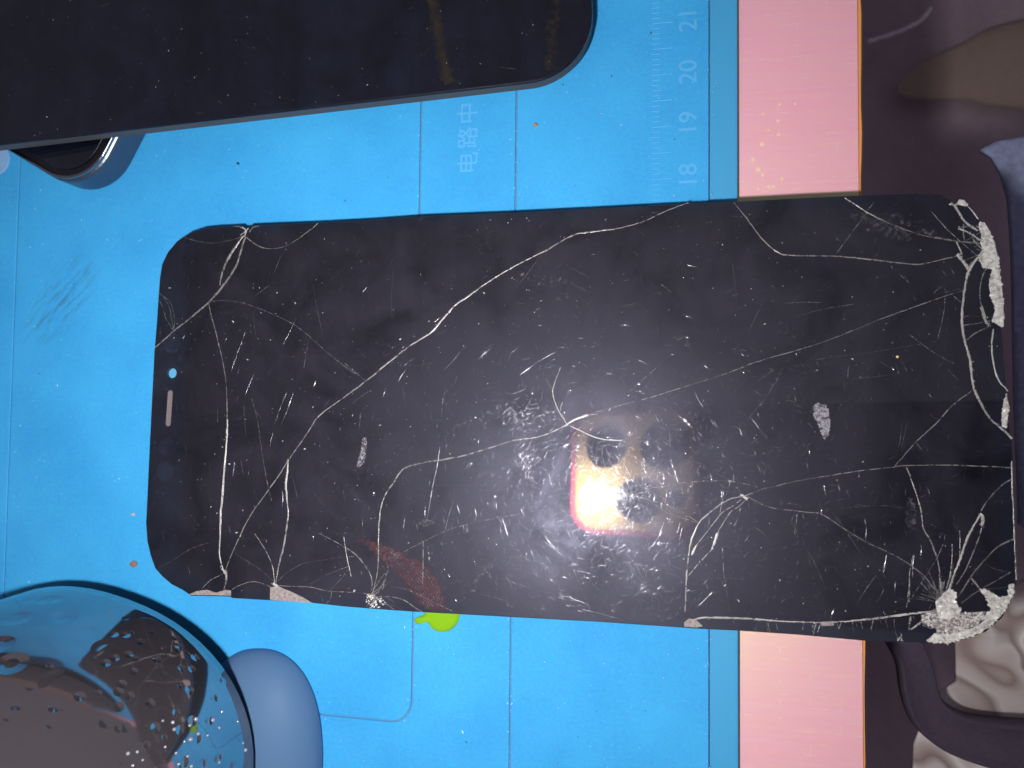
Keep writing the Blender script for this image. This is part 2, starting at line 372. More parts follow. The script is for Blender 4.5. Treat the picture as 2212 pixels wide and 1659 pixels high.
# pale seam line on lap cloth
sm = [on_z(x, y, -0.190) for x, y in [(1875, 88), (1910, 78), (1945, 66), (1975, 52), (1997, 36), (2012, 16)]]
vs, fs = [], []; ridge(vs, fs, smooth_line([(p.x, p.y) for p in sm], .0008, .00008), 0.0016, 0.0008, -0.1905)
tag(pyd('loose_thread', vs, fs, mat('grey_thread', (0.75, 0.68, 0.70), .7), smooth=True), 'thin pale grey thread curving across the dark purple cloth', 'thread')
# strap
out = wpx('T', [(200, 60), (330, 280), (400, 390), (490, 560), (520, 700), (530, 800), (580, 1030), (680, 1240), (850, 1400), (1050, 1530), (1400, 1659), (1900, 1780), (2600, 1900)])
inn = wpx('T', [(640, 40), (740, 280), (790, 400), (850, 540), (890, 680), (920, 830), (950, 920), (1040, 1020), (1200, 1110), (1400, 1150), (1650, 1175), (2000, 1195), (2700, 1230)])
sz = -0.046; vs, fs = [], []; NP = 10
o_ = smooth_line([(on_z(x, y, sz).x, on_z(x, y, sz).y) for x, y in out], .05); 
def resamp(pts, n):
    l = smooth_line([(on_z(x, y, sz).x, on_z(x, y, sz).y) for x, y in pts], .001); d = [0]
    for i in range(1, len(l)): d.append(d[-1] + (l[i] - l[i - 1]).length)
    r = []; j = 0
    for k in range(n):
        t = d[-1] * k / (n - 1)
        while j < len(d) - 2 and d[j + 1] < t: j += 1
        r.append(l[j].lerp(l[j + 1], (t - d[j]) / max(1e-9, d[j + 1] - d[j])))
    return r
ro, ri = resamp(out, 50), resamp(inn, 50); prof = [(0, -.003), (0, -.001), (.04, .0006), (.11, .0012), (.13, .0008), (.5, .0016), (.86, .0008), (.88, .0012), (.96, .0006), (1, -.001), (1, -.003)]
NP = len(prof)
for a, b in zip(ro, ri):
    for t, h in prof:
        q = a.lerp(b, t); vs.append((q.x, q.y, sz + h))
for i in range(49):
    for k in range(NP):
        a, b = i * NP + k, i * NP + (k + 1) % NP; fs.append((a, b, b + NP, a + NP))
fs.append(tuple(range(NP))); fs.append(tuple(49 * NP + k for k in range(NP)))
tag(pyd('bag_strap', vs, fs, m_strap, smooth=True), 'wide black padded strap curving over the marbled cloth', 'strap')

# ================================================================== REPAIR MAT
xl = on_z(30, 700).x; xm = on_z(908, 340).x; xc = on_z(1115, 300).x; xr = on_z(1533, 300).x; yb = on_z(860, 1558).y
mato = empty('repair_mat', Matrix.Translation((0, 0, TZ)), 'blue silicone repair mat with moulded grooves, ruler marks and lettering', 'mat')
mzi = Matrix.Translation((0, 0, -TZ))
def mp(name, loops, z0, z1, b, m, res=2): 
    return prism(name, loops, z0 - TZ, z1 - TZ, b, m, mato, res)
g = 0.00016
mp('base_sheet', [box(-0.26, MX1, -0.20, 0.20)], TZ + 0.00005, -0.0011, 0.0003, m_rim)
mp('groove_floor', [box(-0.259, xr - .00005, -0.199, 0.199)], -0.00108, -0.00045, 0, m_groove)
mp('pad', [rrect(xl + g, xm - g, yb, 0.160, 0.0042)], -0.0004, 0.00004, 0.00018, m_mat)
mp('pad', [box(-0.2595, xc - g, -0.1995, 0.1995), rrect(xl - g, xm + g, yb - 2 * g, 0.160 + 2 * g, 0.0044)[::-1]], -0.0004, 0.0, 0.00018, m_mat)
mp('pad', [box(xc + g, xr - g, -0.1995, 0.1995)], -0.0004, 0.0, 0.00018, m_mat)
# ruler
y21 = on_z(1432, 48.8).y
def tick(x0, x1, y):
    me = tk.get((round(x0, 5), round(x1, 5)))
    if me is None:
        w = 0.00011; L = x1 - x0; vs = [(0, -w, 0), (L, -w, 0), (L, w, 0), (0, w, 0), (.0001, -w * .4, .00008), (L - .0001, -w * .4, .00008), (L - .0001, w * .4, .00008), (.0001, w * .4, .00008)]
        me = bpy.data.meshes.new('ruler_tick'); me.from_pydata(vs, [], [(4, 5, 6, 7), (0, 1, 5, 4), (1, 2, 6, 5), (2, 3, 7, 6), (3, 0, 4, 7)]); me.update(); tk[(round(x0, 5), round(x1, 5))] = me
    o = link('ruler_tick', me, m_emb, mato); o.location = (x0, y, -TZ + 0.00001)
tk = {}
tx0 = on_z(1408, 250).x; txs = on_z(1426, 250).x; txl = on_z(1453, 250).x
for k in range(-45, 110):
    tick(tx0, txl if k % 5 == 0 else txs, y21 - k * 0.001)
def text(s, x, y, size, rot, z, name, m=None, ext=0.00006, outline=False):
    cu = bpy.data.curves.new(name, 'FONT'); cu.body = s; cu.size = size; cu.align_x = 'CENTER'; cu.align_y = 'CENTER'; cu.extrude = ext; cu.fill_mode = 'BOTH'; cu.bevel_depth = 0.00003
    if outline: cu.extrude = 0; cu.bevel_depth = 0.00007; cu.fill_mode = 'NONE'
    o = bpy.data.objects.new(name, cu); COL.objects.link(o); dg = bpy.context.evaluated_depsgraph_get()
    me = bpy.data.meshes.new_from_object(o.evaluated_get(dg)); bpy.data.objects.remove(o); me.name = name; me.materials.clear()
    q = link(name, me, m or m_emb, mato); q.location = (x, y, z); q.rotation_euler = (0, 0, rot); return q
for s, py in (('22', -72), ('21', 42), ('20', 155), ('19', 266), ('18', 379)):
    p = on_z(1488, py); text(s, p.x, p.y, 0.0047, math.pi / 2, -TZ + 0.00002, 'ruler_numeral', ext=0.00003)
for s, (px, py), sz_ in (('C', (992, 1582), 0.0082), ('i', (997, 1545), 0.0082), ('r', (1001, 1507), 0.0082), ('c', (1001, 1462), 0.0082), ('u', (1001, 1407), 0.0082), ('i', (998, 1361), 0.0082)):
    p = on_z(px, py); text(s, p.x, p.y, sz_, math.pi / 2, -TZ + 0.00002, 'moulded_letter', m_emb2, outline=True)
for s, (px, py) in (('\u7535', (1014, 352)), ('\u8def', (1014, 297)), ('\u4e2d', (1014, 244))):
    p = on_z(px, py); text(s, p.x, p.y, 0.0046, math.pi / 2, -TZ + 0.00002, 'moulded_letter', ext=0.00004)
# dust on the mat
def dustfield(name, n, sampler, m, smin, smax, z, parent=None, tilt=0.3, seed=1):
    vs, fs = [], []
    for _ in range(n):
        x, y = sampler(); flake(vs, fs, x, y, z, random.uniform(smin, smax) * random.uniform(.5, 1) ** 2, tilt, random.choice((1, 1, 1, 2.2)))
    return pyd(name, vs, fs, m, parent, kind='stuff')
def smat(): return (random.uniform(-0.15, xr), random.uniform(-0.072, 0.10))
dustfield('dust_specks', 1900, smat, m_mdust, 0.00005, 0.00019, -TZ + 0.00006, mato)
def sgro():
    gx = random.choice((xm, xc, xc, xr, xr)); return (gx + random.gauss(0, .0005), random.uniform(-0.07, 0.09))
dustfield('groove_dust', 900, sgro, m_mdust, 0.00004, 0.00015, -TZ + 0.00006, mato)
dustfield('dark_specks', 330, smat, m_ddust, 0.00006, 0.00020, -TZ + 0.00005, mato)

# ------------------------------------------------------------------ small things on the mat
gp = wpx('R', [(1140, 1400), (1135, 1460), (1115, 1520), (1080, 1570), (1030, 1610), (970, 1627), (900, 1620), (840, 1590), (800, 1545), (780, 1515), (740, 1525), (690, 1540), (655, 1530), (638, 1500), (650, 1475), (690, 1455), (740, 1440), (755, 1415), (790, 1330), (850, 1270), (960, 1240), (1060, 1270), (1120, 1330)])
pts = [(on_z(x, y, 0).x, on_z(x, y, 0).y) for x, y in gp]
bm = bmesh.new(); cxx = sum(p[0] for p in pts) / len(pts); cyy = sum(p[1] for p in pts) / len(pts)
sp = [q for q in smooth_line(pts + [pts[0]], .0003)][:-1]
lay = []
for s, h in ((1, 0), (.97, .00025), (.9, .0005), (.75, .0007), (.5, .0008)):
    lay.append([bm.verts.new((cxx + (q.x - cxx) * s, cyy + (q.y - cyy) * s, h)) for q in sp])
for a, b in zip(lay, lay[1:]):
    for i in range(len(sp)): j = (i + 1) % len(sp); bm.faces.new((a[i], a[j], b[j], b[i]))
bm.faces.new(lay[-1]); bmesh.ops.recalc_face_normals(bm, faces=bm.faces[:])
me = bpy.data.meshes.new('green_droplet'); bm.to_mesh(me); bm.free()
for p in me.polygons: p.use_smooth = True
o = tag(link('green_droplet', me, m_green), 'bright green glossy resin drop with a small tail at the screen edge', 'droplet'); o.location = (0, 0, 0.00006)
def crumb(name, px, py, r, m, label, h=0.0004):
    p = on_z(px, py, 0); vs, fs = [], []; n = 8
    for (s, z) in ((1, 0.00006), (.85, h), (.4, h * 1.3)):
        for i in range(n):
            a = 6.283 * i / n; rr = r * s * random.uniform(.65, 1.15); vs.append((p.x + rr * math.cos(a) * 1.2, p.y + rr * math.sin(a), z))
    for l in range(2):
        for i in range(n): fs.append((l * n + i, l * n + (i + 1) % n, (l + 1) * n + (i + 1) % n, (l + 1) * n + i))
    fs.append(tuple(2 * n + i for i in range(n))); return tag(pyd(name, vs, fs, m), label, 'debris')
crumb('orange_crumb', 1157, 270, .0004, m_debo, 'tiny orange crumb on the blue mat')
crumb('brown_flake', 290, 1218, .0009, m_debb, 'small brown ragged flake on the mat near the shiny dome')
crumb('dark_crumb', 515, 354, .00028, m_ddust, 'tiny dark crumb on the mat below the intact black screen')
crumb('white_crumb', 288, 1111, .0004, m_dust, 'tiny white crumb on the mat beside the cracked screen', .0003)
# clear film scrap half under the lower phone
p = on_z(2, 345, 0)
fo = prism('clear_film', [circ(p.x - .001, p.y, .0036, 40)], 0.00006, 0.0004, 0.00015, m_film)
tag(fo, 'small round clear plastic film next to the tilted grey phone', 'film')

# ================================================================== PHONE LYING UNDER THE INTACT SCREEN
P1 = on_z(322, 288); P2 = on_z(288, 354); u = (P1 - P2).normalized(); v_ = Vector((-u.y, u.x, 0))      # u along right side, v to the left
PH = 0.0078
Q = on_z(75, 362, PH)                               # a point of the lower-left top edge
a0 = 0.0
# local frame: origin at the sharp (unrounded) corner; x axis = -v... corner = point on right side line with same u as Q
cu_ = (Q - P2).dot(u)
corner = P2 + u * cu_
fr = Matrix.Identity(4)
ax = v_; ay = u
for i in range(3): fr[i][0] = u[i]; fr[i][1] = v_[i]; fr[i][2] = (0, 0, 1)[i]; fr[i][3] = corner[i]
fr[2][3] = 0.00006
ph = empty('grey_phone', fr, 'grey metal phone lying askew beneath the intact black screen', 'phone')
prism('frame', [rrect(0, 0.075, 0, 0.150, 0.0105, 14)], 0, PH - 0.0006, 0.0012, m_steel, ph, res=4)
prism('frame_trim', [rrect(.00035, 0.07465, .00035, 0.14965, 0.0103, 14), rrect(.0010, 0.074, .0010, 0.149, 0.0097, 14)[::-1]], PH - 0.00058, PH + 0.0001, 0.0002, m_steel2, ph)
prism('border', [rrect(.00105, 0.07395, .00105, 0.14895, 0.0096, 14)], PH - 0.00058, PH - 0.0002, 0.00005, m_black, ph)
prism('glass', [rrect(.0022, 0.0728, .0022, 0.1478, 0.0086, 14)], PH - 0.00018, PH + 0.0003, 0.00025, m_clean, ph)

# ================================================================== INTACT BLACK SCREEN
n2 = Vector((0.062, -0.004, 1)).normalized()
p0 = on_z(1150, 195, 0.0030)
TH = 0.0033
A_ = on_plane(0, 328, p0, n2); B_ = on_plane(1110, 199, p0, n2)     # lower rim of its long side
e1 = (A_ - B_).normalized(); e2 = e1.cross(n2) * 1.0
e2 = n2.cross(e1); 
if e2.y < 0: e2 = -e2
C_ = on_plane(1280.5, 25, p0, n2)
so = B_ + e1 * ((C_ - B_).dot(e1))       # sharp corner
fr2 = Matrix.Identity(4)
for i in range(3): fr2[i][0] = -e1[i]; fr2[i][1] = e2[i]; fr2[i][2] = n2[i]; fr2[i][3] = so[i]
scr2 = empty('intact_screen', fr2, 'intact black phone display panel resting on the grey phone', 'screen')
prism('glass', [rrect(-0.158, 0, 0, 0.0755, 0.0125, 16)], 0.0006, TH, 0.00045, m_clean, scr2, res=3)
prism('back_frame', [rrect(-0.1578, -.0002, .0002, 0.0753, 0.0123, 16)], 0.0, 0.00058, 0.0001, m_edge, scr2)
prism('edge_band', [rrect(-0.15803, .00003, -.00003, 0.07553, 0.01253, 16), rrect(-0.1577, -.0003, .0003, 0.0752, 0.0122, 16)[::-1]], 0.0006, TH - 0.00050, 0, m_edge, scr2)
def s2(): return (random.uniform(-.15, -.001), random.uniform(.001, .05))
dustfield('dust_specks', 420, s2, m_dust, 0.00004, 0.00013, TH + 0.00001, scr2)
vs, fs = [], []
for _ in range(60):
    x, y = s2(); a = random.uniform(0, 3.14); l = random.uniform(.0005, .003)
    ridge(vs, fs, [Vector((x, y)), Vector((x + l * math.cos(a), y + l * math.sin(a)))], .00006, .00003, TH)
pyd('scratches', vs, fs, m_scr, scr2, True, 'stuff')

m_warmrefl = broken('painted_warm_reflection', (0.034, 0.025, 0.016), 0.6, 0.0, 0.45, 1.0, 260)  # warm streaks mirrored in the glass, painted as tan flakes
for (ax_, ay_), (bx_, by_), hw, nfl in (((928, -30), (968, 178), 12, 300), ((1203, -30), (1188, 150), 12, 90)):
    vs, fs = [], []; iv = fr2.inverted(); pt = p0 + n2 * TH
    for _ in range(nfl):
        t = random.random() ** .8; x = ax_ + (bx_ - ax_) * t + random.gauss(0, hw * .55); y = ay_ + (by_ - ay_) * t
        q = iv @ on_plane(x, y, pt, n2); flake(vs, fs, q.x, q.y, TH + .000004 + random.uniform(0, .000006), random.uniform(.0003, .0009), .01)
    pyd('painted_warm_reflection', vs, fs, m_warmrefl, scr2, kind='stuff')
# ================================================================== CRACKED SCREEN
pn = Vector((0.00216, 0.0417, 0.99913)).normalized()
pp = on_z(1250, 900, 0.0055)
ex_ = (on_plane(1900, 903, pp, pn) - on_plane(600, 886, pp, pn)); ex_.normalize(); ey_ = pn.cross(ex_)
PM = Matrix.Identity(4)
for i in range(3): PM[i][0] = ex_[i]; PM[i][1] = ey_[i]; PM[i][2] = pn[i]; PM[i][3] = pp[i]
def uv(x, y):
    d = on_plane(x, y, pp, pn) - pp; return (d.dot(ex_), d.dot(ey_))
def R(reg, *pts): return [uv(x, y) for x, y in wpx(reg, pts)]
scr = empty('cracked_screen', PM, 'badly cracked black phone screen lying across mat and table edge', 'screen')
OUT = [(333, 760), (338, 700), (342, 640), (345, 600), (350, 570), (362, 545), (382, 521), (410, 503), (440, 493), (470, 490), (515, 488), (522, 487.5), (527, 491), (536, 491), (541, 487), (560, 486), (685, 481), (800, 475), (910, 467), (1110, 459), (1300, 449.5), (1480, 440), (1590, 435), (1720, 428), (1830, 423), (1960, 418.5), (2030, 420), (2045, 428), (2058, 437), (2077, 433), (2090, 440), (2110, 465), (2130, 500), (2143, 540), (2152, 600), (2161, 680), (2168, 760), (2175, 850), (2180, 920), (2186, 948), (2188, 1000), (2192, 1080), (2194, 1150), (2196, 1220), (2195, 1255), (2188, 1290), (2165, 1335), (2130, 1365), (2085, 1382), (2030, 1390), (1970, 1388), (1900, 1386), (1862, 1384), (1720, 1371), (1600, 1363), (1500, 1358), (1300, 1344), (1100, 1333), (990, 1327), (900, 1322), (800, 1315), (745, 1310.5), (682, 1303.5), (665, 1301), (583, 1297), (500, 1292), (498, 1289), (412, 1287), (395, 1275), (370, 1262), (350, 1245), (335, 1228), (325, 1200), (318, 1170), (315, 1130), (317, 1090), (322, 980), (328, 860)]
outline = [uv(*p) for p in OUT]
hc = uv(371, 806)
prism('glass', [outline, circ(*hc, 0.00105, 28)], -0.0012, 0.0, 0.00012, m_bezel, scr)
DI = [(402, 900), (412, 580), (425, 545), (450, 520), (500, 510), (1000, 484), (1600, 455), (2000, 437), (2060, 470), (2100, 540), (2140, 900), (2165, 1230), (2150, 1290), (2110, 1335), (2040, 1352), (1900, 1358), (1480, 1334), (1000, 1306), (560, 1276), (450, 1262), (400, 1235), (386, 1190)]
disp = [uv(*p) for p in DI]
prism('display', [disp], 0.000006, 0.00002, 0, m_disp, scr)
# metal back plate under the glass (inset wedge standing on the mat); keeps clear of the camera hole
bp = [uv(*p) for p in [(440, 600), (1500, 520), (1500, 1270), (440, 1200)]]
def zmat(u_, v__, h):      # local height of world z = h below panel point
    q = pp + ex_ * u_ + ey_ * v__; return (h - q.z) / pn.z
vs = [(a, b, -0.00125) for a, b in bp] + [(a, b, zmat(a, b, 0.00012)) for a, b in bp]
pyd('back_plate', vs, [(0, 1, 2, 3), (4, 7, 6, 5), (0, 4, 5, 1), (1, 5, 6, 2), (2, 6, 7, 3), (3, 7, 4, 0)], m_steel, scr)
# earpiece, sensors
m_sens = glass_mat('sensor_glass', (0.007, 0.010, 0.020))
prism('mat_view_disc', [circ(*hc, 0.00104, 28)], -0.0007, -0.0004, 0.0001, m_matview, scr)  # blue disc added in the hole, coloured like the lit mat below
e_a, e_b = Vector(uv(368, 849)), Vector(uv(363.5, 915)); d = (e_b - e_a).normalized(); nn = Vector((-d.y, d.x)); w = 0.00056; slot = []
for c, s in ((e_a, 1), (e_b, -1)):
    for i in range(9):
        a = math.pi * i / 8; slot.append(tuple(c + (nn * math.cos(a) - d * (math.sin(a) * s)) * w if s == 1 else c + (-nn * math.cos(a) + d * math.sin(a)) * w))
prism('earpiece_grille', [slot], 0.000004, 0.00003, 0, m_grille, scr)
for q, r in (((371, 741), .0021), ((361, 966), .0019), ((357, 1018), .0019)): prism('sensor_window', [circ(*uv(*q), r, 24)], 0.000004, 0.00001, 0, m_sens, scr)

# ---- cracks
Z0 = 0.000022
def crack(pts, w=0.22, m=None, h=0.032, jit=0.02, dbl=0.0, taper=0.0, wf=None, name='crack'):
    vs, fs = [], []; ln = smooth_line(pts, .0006, jit * MM); w *= .58 if m is m_thick else .72
    wid = (lambda t: w * MM * wf(t)) if wf else w * MM
    ridge(vs, fs, ln, wid, h * MM, Z0, .3, taper)
    if dbl:
        off = []
        for i, p in enumerate(ln):
            dd = (ln[min(i + 1, len(ln) - 1)] - ln[max(i - 1, 0)]).normalized(); off.append(p + Vector((-dd.y, dd.x)) * dbl * MM * math.sin(math.pi * min(1, max(0, (i + .5) / len(ln)))))
        ridge(vs, fs, off, wid, h * MM, Z0, .4, taper)
    if m is m_thick and w > .2:
        for i, p in enumerate(ln):
            for _ in range(3): flake(vs, fs, p.x + random.gauss(0, .42 * w * MM), p.y + random.gauss(0, .42 * w * MM), Z0 + h * MM, random.uniform(.15, .42) * max(w, .2) * MM, .25, random.uniform(.6, 1.8))
    return pyd(name, vs, fs, m or m_crack, scr, True)
c_ = crack
c_(R('W', (1487, 438), (1440, 455), (1390, 478), (1340, 492), (1290, 499), (1240, 507), (1180, 540), (1120, 570), (1060, 605), (1010, 640), (980, 662), (955, 690), (930, 718), (880, 750), (830, 790), (790, 823), (740, 860), (690, 897), (670, 925), (650, 955), (622, 995), (600, 1030), (575, 1065), (540, 1115), (515, 1165), (495, 1210), (485, 1240)), .24, wf=lambda t: 1.25 if .13 < t < .25 or .36 < t < .47 else .85, dbl=.10)
# upper left star
c_(R('Q', (1075, 215), (1050, 270), (1020, 370), (980, 500), (930, 590), (860, 690), (780, 790), (690, 890), (600, 970), (480, 1070), (330, 1190), (230, 1280), (130, 1370)), .30, wf=lambda t: 1.3 if t < .45 else .8, dbl=.14)
c_(R('Q', (1050, 205), (960, 320), (890, 430), (840, 550), (815, 640), (805, 720)), .26, dbl=.22)
c_(R('Q', (1035, 215), (990, 300), (930, 390), (900, 450)), .16)
c_(R('Q', (1080, 220), (1140, 270), (1200, 310), (1280, 335), (1360, 340), (1450, 325), (1560, 275), (1680, 190), (1760, 130), (1830, 70)), .20, wf=lambda t: 1.7 if t < .25 else .9)
c_(R('Q', (1050, 205), (980, 235), (880, 260), (760, 280), (650, 275), (540, 255), (450, 225)), .15, m_crack2)
c_(R('Q', (1040, 130), (1010, 110), (940, 110)), .22); c_(R('Q', (1110, 170), (1150, 120), (1215, 105)), .22)
c_(R('Q', (1040, 120), (1080, 160), (1060, 215)), .4, m_thick); c_(R('Q', (1100, 130), (1060, 170), (1020, 200)), .35, m_thick)
for a in ([(160, 850), (210, 940), (240, 1050), (320, 1185)], [(180, 800), (250, 880), (290, 980), (310, 1100), (325, 1185)], [(165, 795), (280, 880), (320, 980), (335, 1080), (325, 1185)]): c_(R('Q', *a), .13, m_crack2)
c_(R('Q', (690, 900), (705, 990), (745, 1140), (790, 1310), (830, 1480), (860, 1659)), .17)
c_(R('P', (540, 370), (580, 530), (605, 700), (612, 850), (612, 1000), (604, 1120)), .18)
c_(R('P', (618, 980), (612, 1100), (600, 1230), (590, 1350), (578, 1500), (566, 1650)) + R('W', (476, 1100), (475, 1150), (474, 1200), (485, 1240)), .26, m_thick, dbl=.22)
c_(R('Q', (700, 885), (800, 878), (920, 880), (1080, 915), (1220, 965), (1400, 1040), (1560, 1120), (1700, 1220), (1900, 1400), (2060, 1530), (2212, 1640)) + R('W', (745, 785), (790, 823)), .15, m_crack2)
c_(R('W', (622, 995), (620, 1020), (617, 1050), (620, 1085)), .36, m_thick, dbl=.12)
c_(R('W', (620, 1085), (622, 1110), (618, 1140), (612, 1180), (602, 1220), (595, 1262)), .24, dbl=.16)
c_(R('D', (1630, 930), (1670, 1090), (1700, 1300), (1730, 1470), (1760, 1600)), .12, m_crack2)
for a, w in (([(520, 265), (470, 290), (420, 325), (385, 365)], .18), ([(550, 240), (545, 310), (530, 370)], .30), ([(490, 50), (400, 70), (300, 110), (190, 180), (110, 220)], .10),
             ([(585, 365), (640, 335), (710, 315), (770, 322), (840, 350)], .18), ([(730, 0), (790, 90), (830, 170), (850, 230), (860, 320)], .18), ([(600, 130), (700, 190), (780, 245), (850, 310)], .10),
             ([(880, 310), (950, 250), (1050, 195), (1200, 170), (1300, 155), (1400, 150)], .10), ([(880, 340), (1000, 345), (1100, 350), (1200, 375), (1300, 380), (1400, 385), (1460, 392)], .17),
             ([(1220, 375), (1280, 310), (1345, 230)], .11), ([(1090, 330), (1200, 270), (1300, 230), (1370, 205)], .12), ([(1150, 0), (1230, 40), (1310, 85), (1390, 140), (1440, 200), (1480, 260), (1495, 320), (1490, 370)], .17),
             ([(1165, 400), (1180, 455)], .12), ([(1230, 380), (1225, 430), (1195, 455)], .15), ([(1310, 20), (1325, 120), (1345, 220), (1358, 280)], .16),
             ([(1620, 350), (1700, 360), (1780, 390), (1900, 450), (2050, 520)], .14), ([(1485, 400), (1540, 370), (1600, 240)], .15), ([(1485, 400), (1520, 340), (1580, 260), (1575, 320), (1500, 410)], .18),
             ([(1490, 400), (1570, 330), (1570, 355), (1500, 410)], .16), ([(1490, 410), (1580, 410), (1660, 420), (1720, 445), (1770, 480), (1820, 510)], .17), ([(1490, 415), (1560, 430), (1600, 470), (1640, 495)], .15),
             ([(1480, 420), (1520, 470), (1530, 490)], .17), ([(1475, 410), (1470, 450), (1460, 485)], .2), ([(1480, 400), (1640, 300)], .11), ([(1500, 420), (1560, 455), (1650, 475), (1690, 500)], .12), ([(1505, 415), (1600, 425), (1640, 455)], .12)):
    c_(R('M', *a), w, m_crack if w > .14 else m_crack2)
c_(R('M', (515, 230), (540, 250), (548, 300)), .7, m_thick); c_(R('M', (850, 325), (880, 345)), .7, m_thick); c_(R('M', (1470, 395), (1510, 430), (1480, 470)), .6, m_crack)
# middle long crack
c_(R('R', (190, 1190), (235, 1000), (250, 800), (252, 600), (262, 400), (285, 250), (330, 130), (410, 10)) + R('W', (870, 1015), (905, 1002), (960, 993), (1010, 983), (1060, 967), (1110, 952), (1160, 945), (1200, 930), (1225, 917)), .20, dbl=.12)
c_(R('W', (1220, 920), (1235, 910), (1250, 903), (1270, 897)), .5, m_thick)
c_(R('W', (1262, 899), (1290, 890), (1340, 875), (1400, 860), (1480, 835), (1560, 810), (1640, 780), (1720, 757), (1780, 738), (1840, 715), (1900, 690), (1970, 665), (2040, 640), (2080, 628)), .17)
c_(R('E', (1420, 735), (1385, 830), (1370, 900), (1400, 1000), (1440, 1070), (1470, 1115)), .24, m_thick)
c_(R('E', (1435, 960), (1420, 1010), (1450, 1080)), .2); c_(R('E', (1280, 720), (1340, 830), (1380, 900)), .09, m_crack2)
c_(R('N', (345, 420), (450, 470), (560, 520), (680, 550), (830, 555)), .22, m_thick); c_(R('E', (2080, 705), (1940, 825), (1800, 950), (1700, 1020)), .12, m_crack2)
c_(R('E', (880, 1050), (960, 1140), (1050, 1230)), .10, m_crack2); c_(R('E', (730, 1190), (735, 1120), (810, 1095)), .10, m_crack2); c_(R('E', (1100, 1100), (1250, 1060), (1400, 1010)), .12, m_crack2)
c_(R('W', (1240, 1091), (1150, 1105), (1080, 1118), (1000, 1135), (950, 1152), (915, 1170), (885, 1185), (860, 1200)), .12, m_crack2)
c_(R('W', (914, 1168), (914, 1220), (913, 1262)), .13)
# right side
c_(R('W', (1585, 437), (1615, 475), (1645, 515), (1680, 545), (1710, 552), (1800, 554), (1870, 560), (1930, 567), (1985, 571), (2030, 562), (2080, 550)), .19, dbl=.10)
c_(R('W', (1825, 427), (1880, 462), (1940, 490), (2000, 510), (2060, 520)) + R('K', (400, 390)), .24)
c_(R('C', (1240, 1310), (1160, 1420), (1080, 1530), (990, 1650)), .16, m_crack2)
for a, w, m in (([(410, 430), (330, 540), (310, 600), (300, 660), (285, 780), (285, 880), (300, 970), (330, 1080), (350, 1230), (390, 1330), (450, 1430), (520, 1490), (580, 1550)], .55, m_thick),
                ([(430, 530), (400, 600), (390, 700), (400, 770)], .22, m_crack), ([(400, 770), (420, 840), (440, 880)], .75, m_thick), ([(470, 900), (460, 1000), (470, 1100), (500, 1200), (555, 1265)], .35, m_thick),
                ([(240, 165), (300, 260), (370, 310)], .55, m_thick), ([(215, 150), (240, 165), (275, 135)], .6, m_thick), ([(280, 140), (330, 180), (380, 245)], .3, m_thick), ([(260, 300), (330, 330), (390, 370)], .4, m_thick),
                ([(260, 300), (310, 290), (370, 300)], .25, m_crack), ([(250, 380), (280, 450), (255, 455)], .3, m_thick), ([(255, 455), (290, 500), (325, 545)], .8, m_thick), ([(320, 540), (350, 490), (400, 460)], .25, m_crack),
                ([(120, 352), (240, 375), (330, 385), (410, 390)], .3, m_crack), ([(300, 250), (290, 310), (300, 380)], .25, m_crack), ([(330, 320), (360, 380), (400, 400)], .25, m_crack),
                ([(275, 880), (400, 860), (450, 850)], .2, m_crack), ([(300, 970), (370, 920), (450, 880)], .24, m_crack), ([(280, 820), (380, 825), (480, 825)], .16, m_crack2),
                ([(185, 695), (175, 800), (140, 960)], .16, m_crack2), ([(230, 700), (280, 740)], .18, m_crack2), ([(100, 200), (220, 330), (380, 470)], .14, m_crack2), ([(170, 640), (120, 690), (300, 655)], .1, m_crack2)):
    c_(R('K', *a), w, m)
c_(R('F', (1885, 880), (1750, 980), (1640, 1100), (1510, 1220), (1380, 1370)), .20)
c_(R('F', (1480, 530), (1600, 620), (1700, 680), (1760, 710)), .14, m_crack2); c_(R('F', (1720, 750), (1780, 815)), .14, m_crack2); c_(R('F', (1510, 1220), (1550, 1270)), .14, m_crack2)
c_(R('F', (870, 685), (1000, 665), (1200, 640), (1450, 600), (1640, 570)), .08, m_crack2); c_(R('F', (750, 400), (900, 360), (1110, 325)), .10, m_crack2)
c_(R('F', (0, 1480), (150, 1470), (280, 1470), (400, 1490), (520, 1520)), .15, m_crack2)
c_(R('F', (400, 1570), (520, 1525), (640, 1495), (800, 1460), (960, 1435), (1150, 1405), (1380, 1380)), .20)
c_(R('L', (250, 75), (400, 68), (640, 65), (900, 72), (1200, 85)), .18)
c_(R('F', (400, 1570), (300, 1590), (220, 1640), (160, 1690)) + R('N', (1570, 1290), (1530, 1350), (1490, 1440), (1460, 1540), (1445, 1659)) + R('H', (60, 160), (40, 270), (25, 400), (20, 540), (15, 650)), .24, dbl=.08)
c_(R('F', (400, 1575), (330, 1630)) + R('H', (260, 0), (180, 100), (80, 230), (60, 280)), .20, wf=lambda t: 2.2 if t > .88 else .9)
c_(R('F', (420, 1580), (360, 1640)) + R('H', (310, 0), (240, 110), (205, 200)), .18); c_(R('H', (225, 140), (205, 200), (190, 240)), .6, m_thick); c_(R('H', (85, 220), (65, 270)), .5, m_thick)
c_(R('H', (190, 240), (100, 340), (40, 410)), .17)
c_(R('F', (410, 1575), (480, 1600), (620, 1610), (760, 1625)), .12, m_crack2); c_(R('F', (420, 1570), (560, 1640)) + R('H', (800, 0), (900, 15), (1020, 90), (1180, 190), (1320, 255), (1440, 320), (1560, 410), (1640, 510)), .15)
c_(R('F', (1020, 1650), (1250, 1630), (1430, 1645)), .08, m_crack2)
c_(R('F', (380, 1560), (420, 1590)), .6, m_thick)
